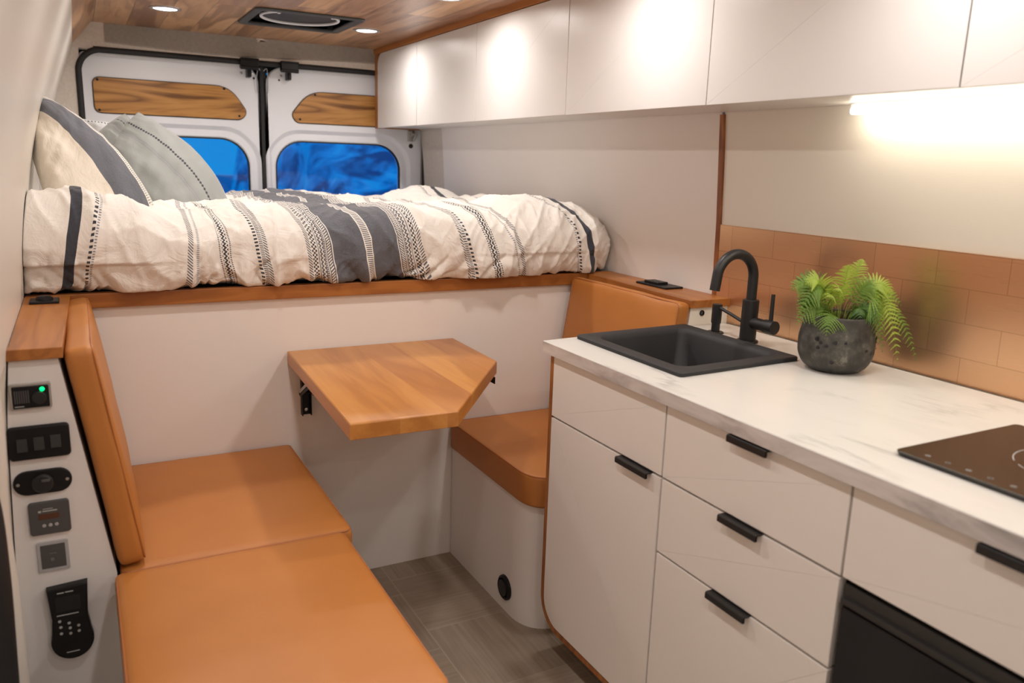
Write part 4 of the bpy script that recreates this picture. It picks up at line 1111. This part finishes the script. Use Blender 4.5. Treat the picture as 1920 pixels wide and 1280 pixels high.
fern = thing('fern', 'bright green fern with arching fronds growing in the dark stone pot', 'plant', (PX, PYY, .972))
rnd = random.Random(21)
def frond(p0, p1, lift, width, npin, mat, droop=0.0, twist=0.0):
    """arched rachis from p0 to p1, pinnae each with lobed margins"""
    p0, p1 = Vector(p0), Vector(p1)
    mid = (p0 + p1) / 2 + Vector((0, 0, lift))
    pts = [p0 * (1 - s) ** 2 + mid * 2 * s * (1 - s) + p1 * s * s for s in [i / 30 for i in range(31)]]
    bm = bmesh.new()
    tube(bm, pts, [.0011 - .0008 * i / 30 for i in range(31)], 5)
    d = (p1 - p0); hor = Vector((d.x, d.y, 0)).normalized() if math.hypot(d.x, d.y) > 1e-4 else Vector((1, 0, 0))
    side0 = Vector((-hor.y, hor.x, 0))
    npin = int(npin * .78); face = rnd.uniform(.35, .8); VW = Vector((.62, .76, -.18))
    for k in range(npin):
        s = .30 + .69 * k / (npin - 1)
        idx = s * 30; i = min(29, int(idx)); P = pts[i].lerp(pts[i + 1], idx - i); tg = (pts[i + 1] - pts[i]).normalized()
        q = (s - .30) / .69
        L = width * (.35 + .65 * math.sin(PI * min(1, q * 1.35 + .12)) if q < .37 else (1 - q) ** .75 * 1.28 + .05) * rnd.uniform(.85, 1.1)
        L = max(L, .003)
        for sg in (-1, 1):
            sv = tg.cross(VW).normalized(); sv = sv if sv.dot(side0) > 0 or abs(sv.dot(side0)) < .3 and sv.z > 0 else -sv
            side = ((side0 * (1 - face) + sv * face) * sg + Vector((0, 0, twist * sg * .4))).normalized()
            ax = (side * .90 + tg * .42 + Vector((0, 0, rnd.uniform(-.10, .12)))).normalized()
            up = ax.cross(tg).normalized() * (1 if ax.cross(tg).z > 0 else -1)
            wv = up.cross(ax).normalized()
            nl = max(3, int(L / .0042)); W0 = min(.0034, L * .13 + .0008)
            topv, botv, cen = [], [], []
            for m in range(nl * 2 + 1):
                e = m / (nl * 2); wd = W0 * (1 - e) ** .55 * (1.0 if m % 2 else .45)
                if m == nl * 2: wd = .0001
                c = P + ax * L * e - Vector((0, 0, droop * L * e * e)) + up * (.0012 * math.sin(e * 5))
                cen.append(bm.verts.new(c + up * .0002)); topv.append(bm.verts.new(c + wv * wd - up * wd * .25)); botv.append(bm.verts.new(c - wv * wd - up * wd * .25))
            for m in range(nl * 2):
                bm.faces.new((cen[m], cen[m + 1], topv[m + 1], topv[m])); bm.faces.new((cen[m], botv[m], botv[m + 1], cen[m + 1]))
    return obj('frond', bm, mat, fern, smooth=60, fix=False)
# image right = +x*.88 - y*.47 ; towards the camera = -x*.47 - y*.86
def loc(rt, up, toward):
    return Vector((PX + .882 * rt - .466 * toward, PYY - .471 * rt - .858 * toward, .868 + up))
G, Bq, Dk = m_leafs
fr_list = [((-.01, .10, 0), (-.112, .175, -.01), .095, .046, 22, G), ((0, .10, .0), (-.105, .120, .03), .15, .042, 22, G), ((0, .10, .01), (-.105, .105, .03), .085, .040, 20, G), ((-.01, .10, .01), (-.090, .195, .02), .09, .044, 22, Bq),
           ((.01, .10, .0), (.035, .250, .0), .06, .036, 20, Bq), ((.0, .10, .0), (-.005, .240, .03), .05, .038, 20, Bq),
           ((.01, .10, .01), (.105, .170, .02), .120, .046, 24, Bq), ((.01, .10, .02), (.082, .052, .055), .210, .052, 30, G), ((.02, .10, .01), (.130, .030, .03), .210, .046, 28, Bq),
           ((.02, .10, 0), (.178, .028, .02), .170, .030, 28, G), ((.02, .10, -.01), (.135, .150, .0), .10, .036, 20, G),
           ((-.02, .10, .02), (-.055, .092, .078), .075, .040, 18, G), ((-.01, .10, -.02), (-.09, .185, -.05), .09, .042, 20, Dk), ((.02, .10, .02), (.020, .125, .065), .07, .034, 16, Dk),
           ((-.02, .10, 0), (-.100, .150, .01), .05, .040, 20, Dk), ((-.01, .10, .02), (-.03, .185, .05), .07, .036, 18, Bq),
           ((0, .10, .02), (.05, .195, .05), .075, .038, 18, G), ((.02, .10, .0), (.092, .048, .0), .13, .034, 20, Dk), 
           ((-.02, .10, .01), (-.045, .170, .045), .06, .038, 18, Bq), ((.01, .10, .03), (.062, .108, .070), .10, .036, 18, Dk)]
for a, b, lift, wd, n, mt in fr_list:
    frond(loc(*a), loc(*b), lift, wd, n, mt, droop=rnd.uniform(.1, .45), twist=rnd.uniform(-.3, .3))
bm = bmesh.new()
for k in range(14):
    a = rnd.uniform(0, 2 * PI); r = rnd.uniform(0, .02); r2 = rnd.uniform(.02, .06)
    tube(bm, catmull([(PX + r * math.cos(a), PYY + r * math.sin(a), .970), (PX + r2 * .5 * math.cos(a), PYY + r2 * .5 * math.sin(a), 1.01), (PX + r2 * math.cos(a), PYY + r2 * math.sin(a), 1.04)], 4), .0009, 5)
o = obj('stems', bm, m_stem, fern); o['kind'] = 'stuff'
